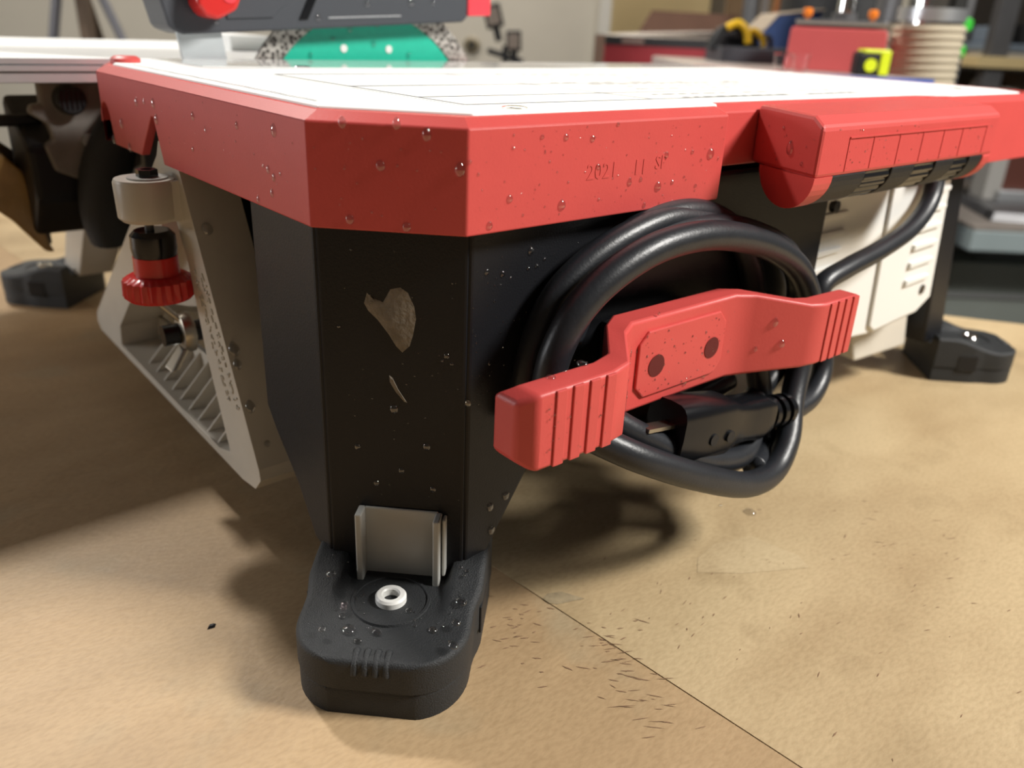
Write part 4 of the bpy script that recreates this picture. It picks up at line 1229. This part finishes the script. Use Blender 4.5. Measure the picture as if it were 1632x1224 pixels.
# fine spray: far too many specks to count
bm = B()
def speck(p, nrm, r):
    nrm = Vector(nrm).normalized(); _, u, v = frame(nrm)
    k = []
    st_ = random.uniform(.8, 1.3)
    top_ = bm.verts.new(Vector(p)+nrm*r*.6)
    R1 = [bm.verts.new(Vector(p)+(u*math.cos(i*math.pi/3)+v*math.sin(i*math.pi/3)*st_)*r*.75+nrm*r*.4) for i in range(6)]
    R0 = [bm.verts.new(Vector(p)+(u*math.cos(i*math.pi/3)+v*math.sin(i*math.pi/3)*st_)*r-nrm*r*.1) for i in range(6)]
    for i in range(6):
        bm.faces.new((top_, R1[i], R1[(i+1) % 6])); bm.faces.new((R1[i], R0[i], R0[(i+1) % 6], R1[(i+1) % 6]))
    bm.faces.new(R0[::-1])
for p_, n_, r_ in SMALL: speck(p_, n_, r_)
def rr(a=.00018, b=.0006): return a+(b-a)*random.random()**2.2
U_ = random.uniform
for _ in range(170): speck((U_(.042, .183), 0, U_(.185, .219)), (0, -1, 0), rr())
for _ in range(60): speck((0, U_(.045, .19), U_(.187, .218)), (-1, 0, 0), rr())
for _ in range(30):
    q = random.random(); speck((.04*q, .04*(1-q), U_(.186, .218)), (-SQ, -SQ, 0), rr())
for _ in range(190):
    speck(col_pt(U_(-.028, .028), U_(.06, .178)), (-SQ, -SQ, 0), rr(.00015, .0005))
for _ in range(170): speck((.05+.08*random.random()**1.5, .0084, U_(.11, .18)), (0, -1, 0), rr(.00018, .0006))
for _ in range(110): speck((wc+U_(-.034, .034), -.0168 if random.random() < .3 else -.0179, zc+U_(-.0145, .0145)), (0, -1, 0), rr(.0002, .0007))
for _ in range(50): speck((wc+U_(-.105, -.07), -.0406, zc+U_(-.014, .014)), (0, -1, 0), rr(.0002, .0006))
for _ in range(20): speck((wc+U_(.075, .105), -.0406, zc+U_(-.013, .013)), (0, -1, 0), rr(.0002, .0006))
for _ in range(80):
    q = random.random(); speck((wc-.060+.024*q, -.0375+.021*q, zc+U_(-.012, .0175)), (.66, -.75, 0), rr(.0002, .0007))
for _ in range(60): speck((U_(.21, .38), -.0361, U_(.198, .217)), (0, -1, 0), rr(.0002, .0006))
for _ in range(25):
    y = U_(-.034, .004); speck((xl(y), y, U_(.198, .216)), (-1, .4, 0), rr(.0002, .0007))
for _ in range(120):
    a_, v_ = U_(-.005, .05), U_(-.033, .033)
    p = P0(a_, v_, 0); inn = abs(v_) < .0215 and a_ > .002
    if math.hypot(a_-.0135, v_) < .008 or (inn and a_ > .027): continue
    p.z = .0273 if inn else .0268+.0100*max(0, min(1, (a_+.002)/.046))
    speck(p, (0, 0, 1), rr(.0002, .0008))
sp = finish('water_spray', bm, WATER, None, smooth=True, autos=False)
tag(sp, 'fine spray of tiny water specks over the red and black plastic', 'water spray', kind='stuff')

# ------------------------------------------------------------------ marks on the paper
bm = B()
def scuff(cx, cy, spread, n, ang, L, wd):
    for _ in range(n):
        x, y = random.gauss(cx, spread), random.gauss(cy, spread)
        zz = -.0002 if (Vector((x, y))-SA).dot(Vector((-sd.y, sd.x))) < 0 else .0002
        a = random.gauss(ang, .25); l = L*U_(.3, 1.4)
        d = Vector((math.cos(a), math.sin(a)))*l/2; nn = Vector((-d.y, d.x)).normalized()*wd*U_(.5, 1.2)
        c = Vector((x, y))
        v = [bm.verts.new((*q, zz)) for q in (c-d, c-d*.2-nn, c+d, c+d*.1+nn)]
        bm.faces.new(v)
scuff(.092, -.045, .010, 34, -.75, .006, .00035)
scuff(.080, -.075, .010, 26, -.7, .008, .00025)
scuff(.066, -.012, .012, 34, -.7, .004, .0004)
scuff(.14, -.045, .02, 20, .3, .004, .0003)
scuff(.27, -.09, .03, 25, -.5, .006, .0003)
scuff(.20, -.10, .05, 30, .1, .003, .0003)
tag(finish('scuff_marks', bm, mat('brown_scuff', (.25, .15, .085), .8), pl), 'small brown scratches in the paper', kind='stuff')
bm = B()
tear = [(.0905, .0006), (.0950, .0020), (.1015, -.0012), (.1068, -.0118), (.1010, -.0095), (.0935, -.0070), (.0908, -.0040)]
bm.faces.new([bm.verts.new((*p, .0002)) for p in tear])
finish('worn_spot', bm, mat('grey_worn_paper', (.32, .25, .15), .8, var=.4, vscale=300), pr_)
bm = B()
bm.faces.new([bm.verts.new((*p, .00015)) for p in [(.168, -.0315), (.186, -.046), (.219, -.0645), (.224, -.055), (.219, -.028), (.196, -.021), (.178, -.024)]])
finish('pale_patch', bm, kraft('kraft_paper_patch', (.44, .325, .188), (.555, .435, .262), (.44, .33, .19)), pr_)
ch = empty('paper_chip', (-.0417, .0763, -.0004), 'tiny dark chip lying alone on the paper left of the near foot', 'debris')
bm = B(); add_hexa(bm, [(-.0025, -.001, 0), (.001, -.0015, 0), (.0022, .0005, 0), (-.0005, .0015, 0), (-.0012, -.0005, .001), (.0008, -.0008, .001), (.001, .0003, .001), (-.0004, .0007, .001)])
finish('chip', bm, BLACK, ch, local=True)
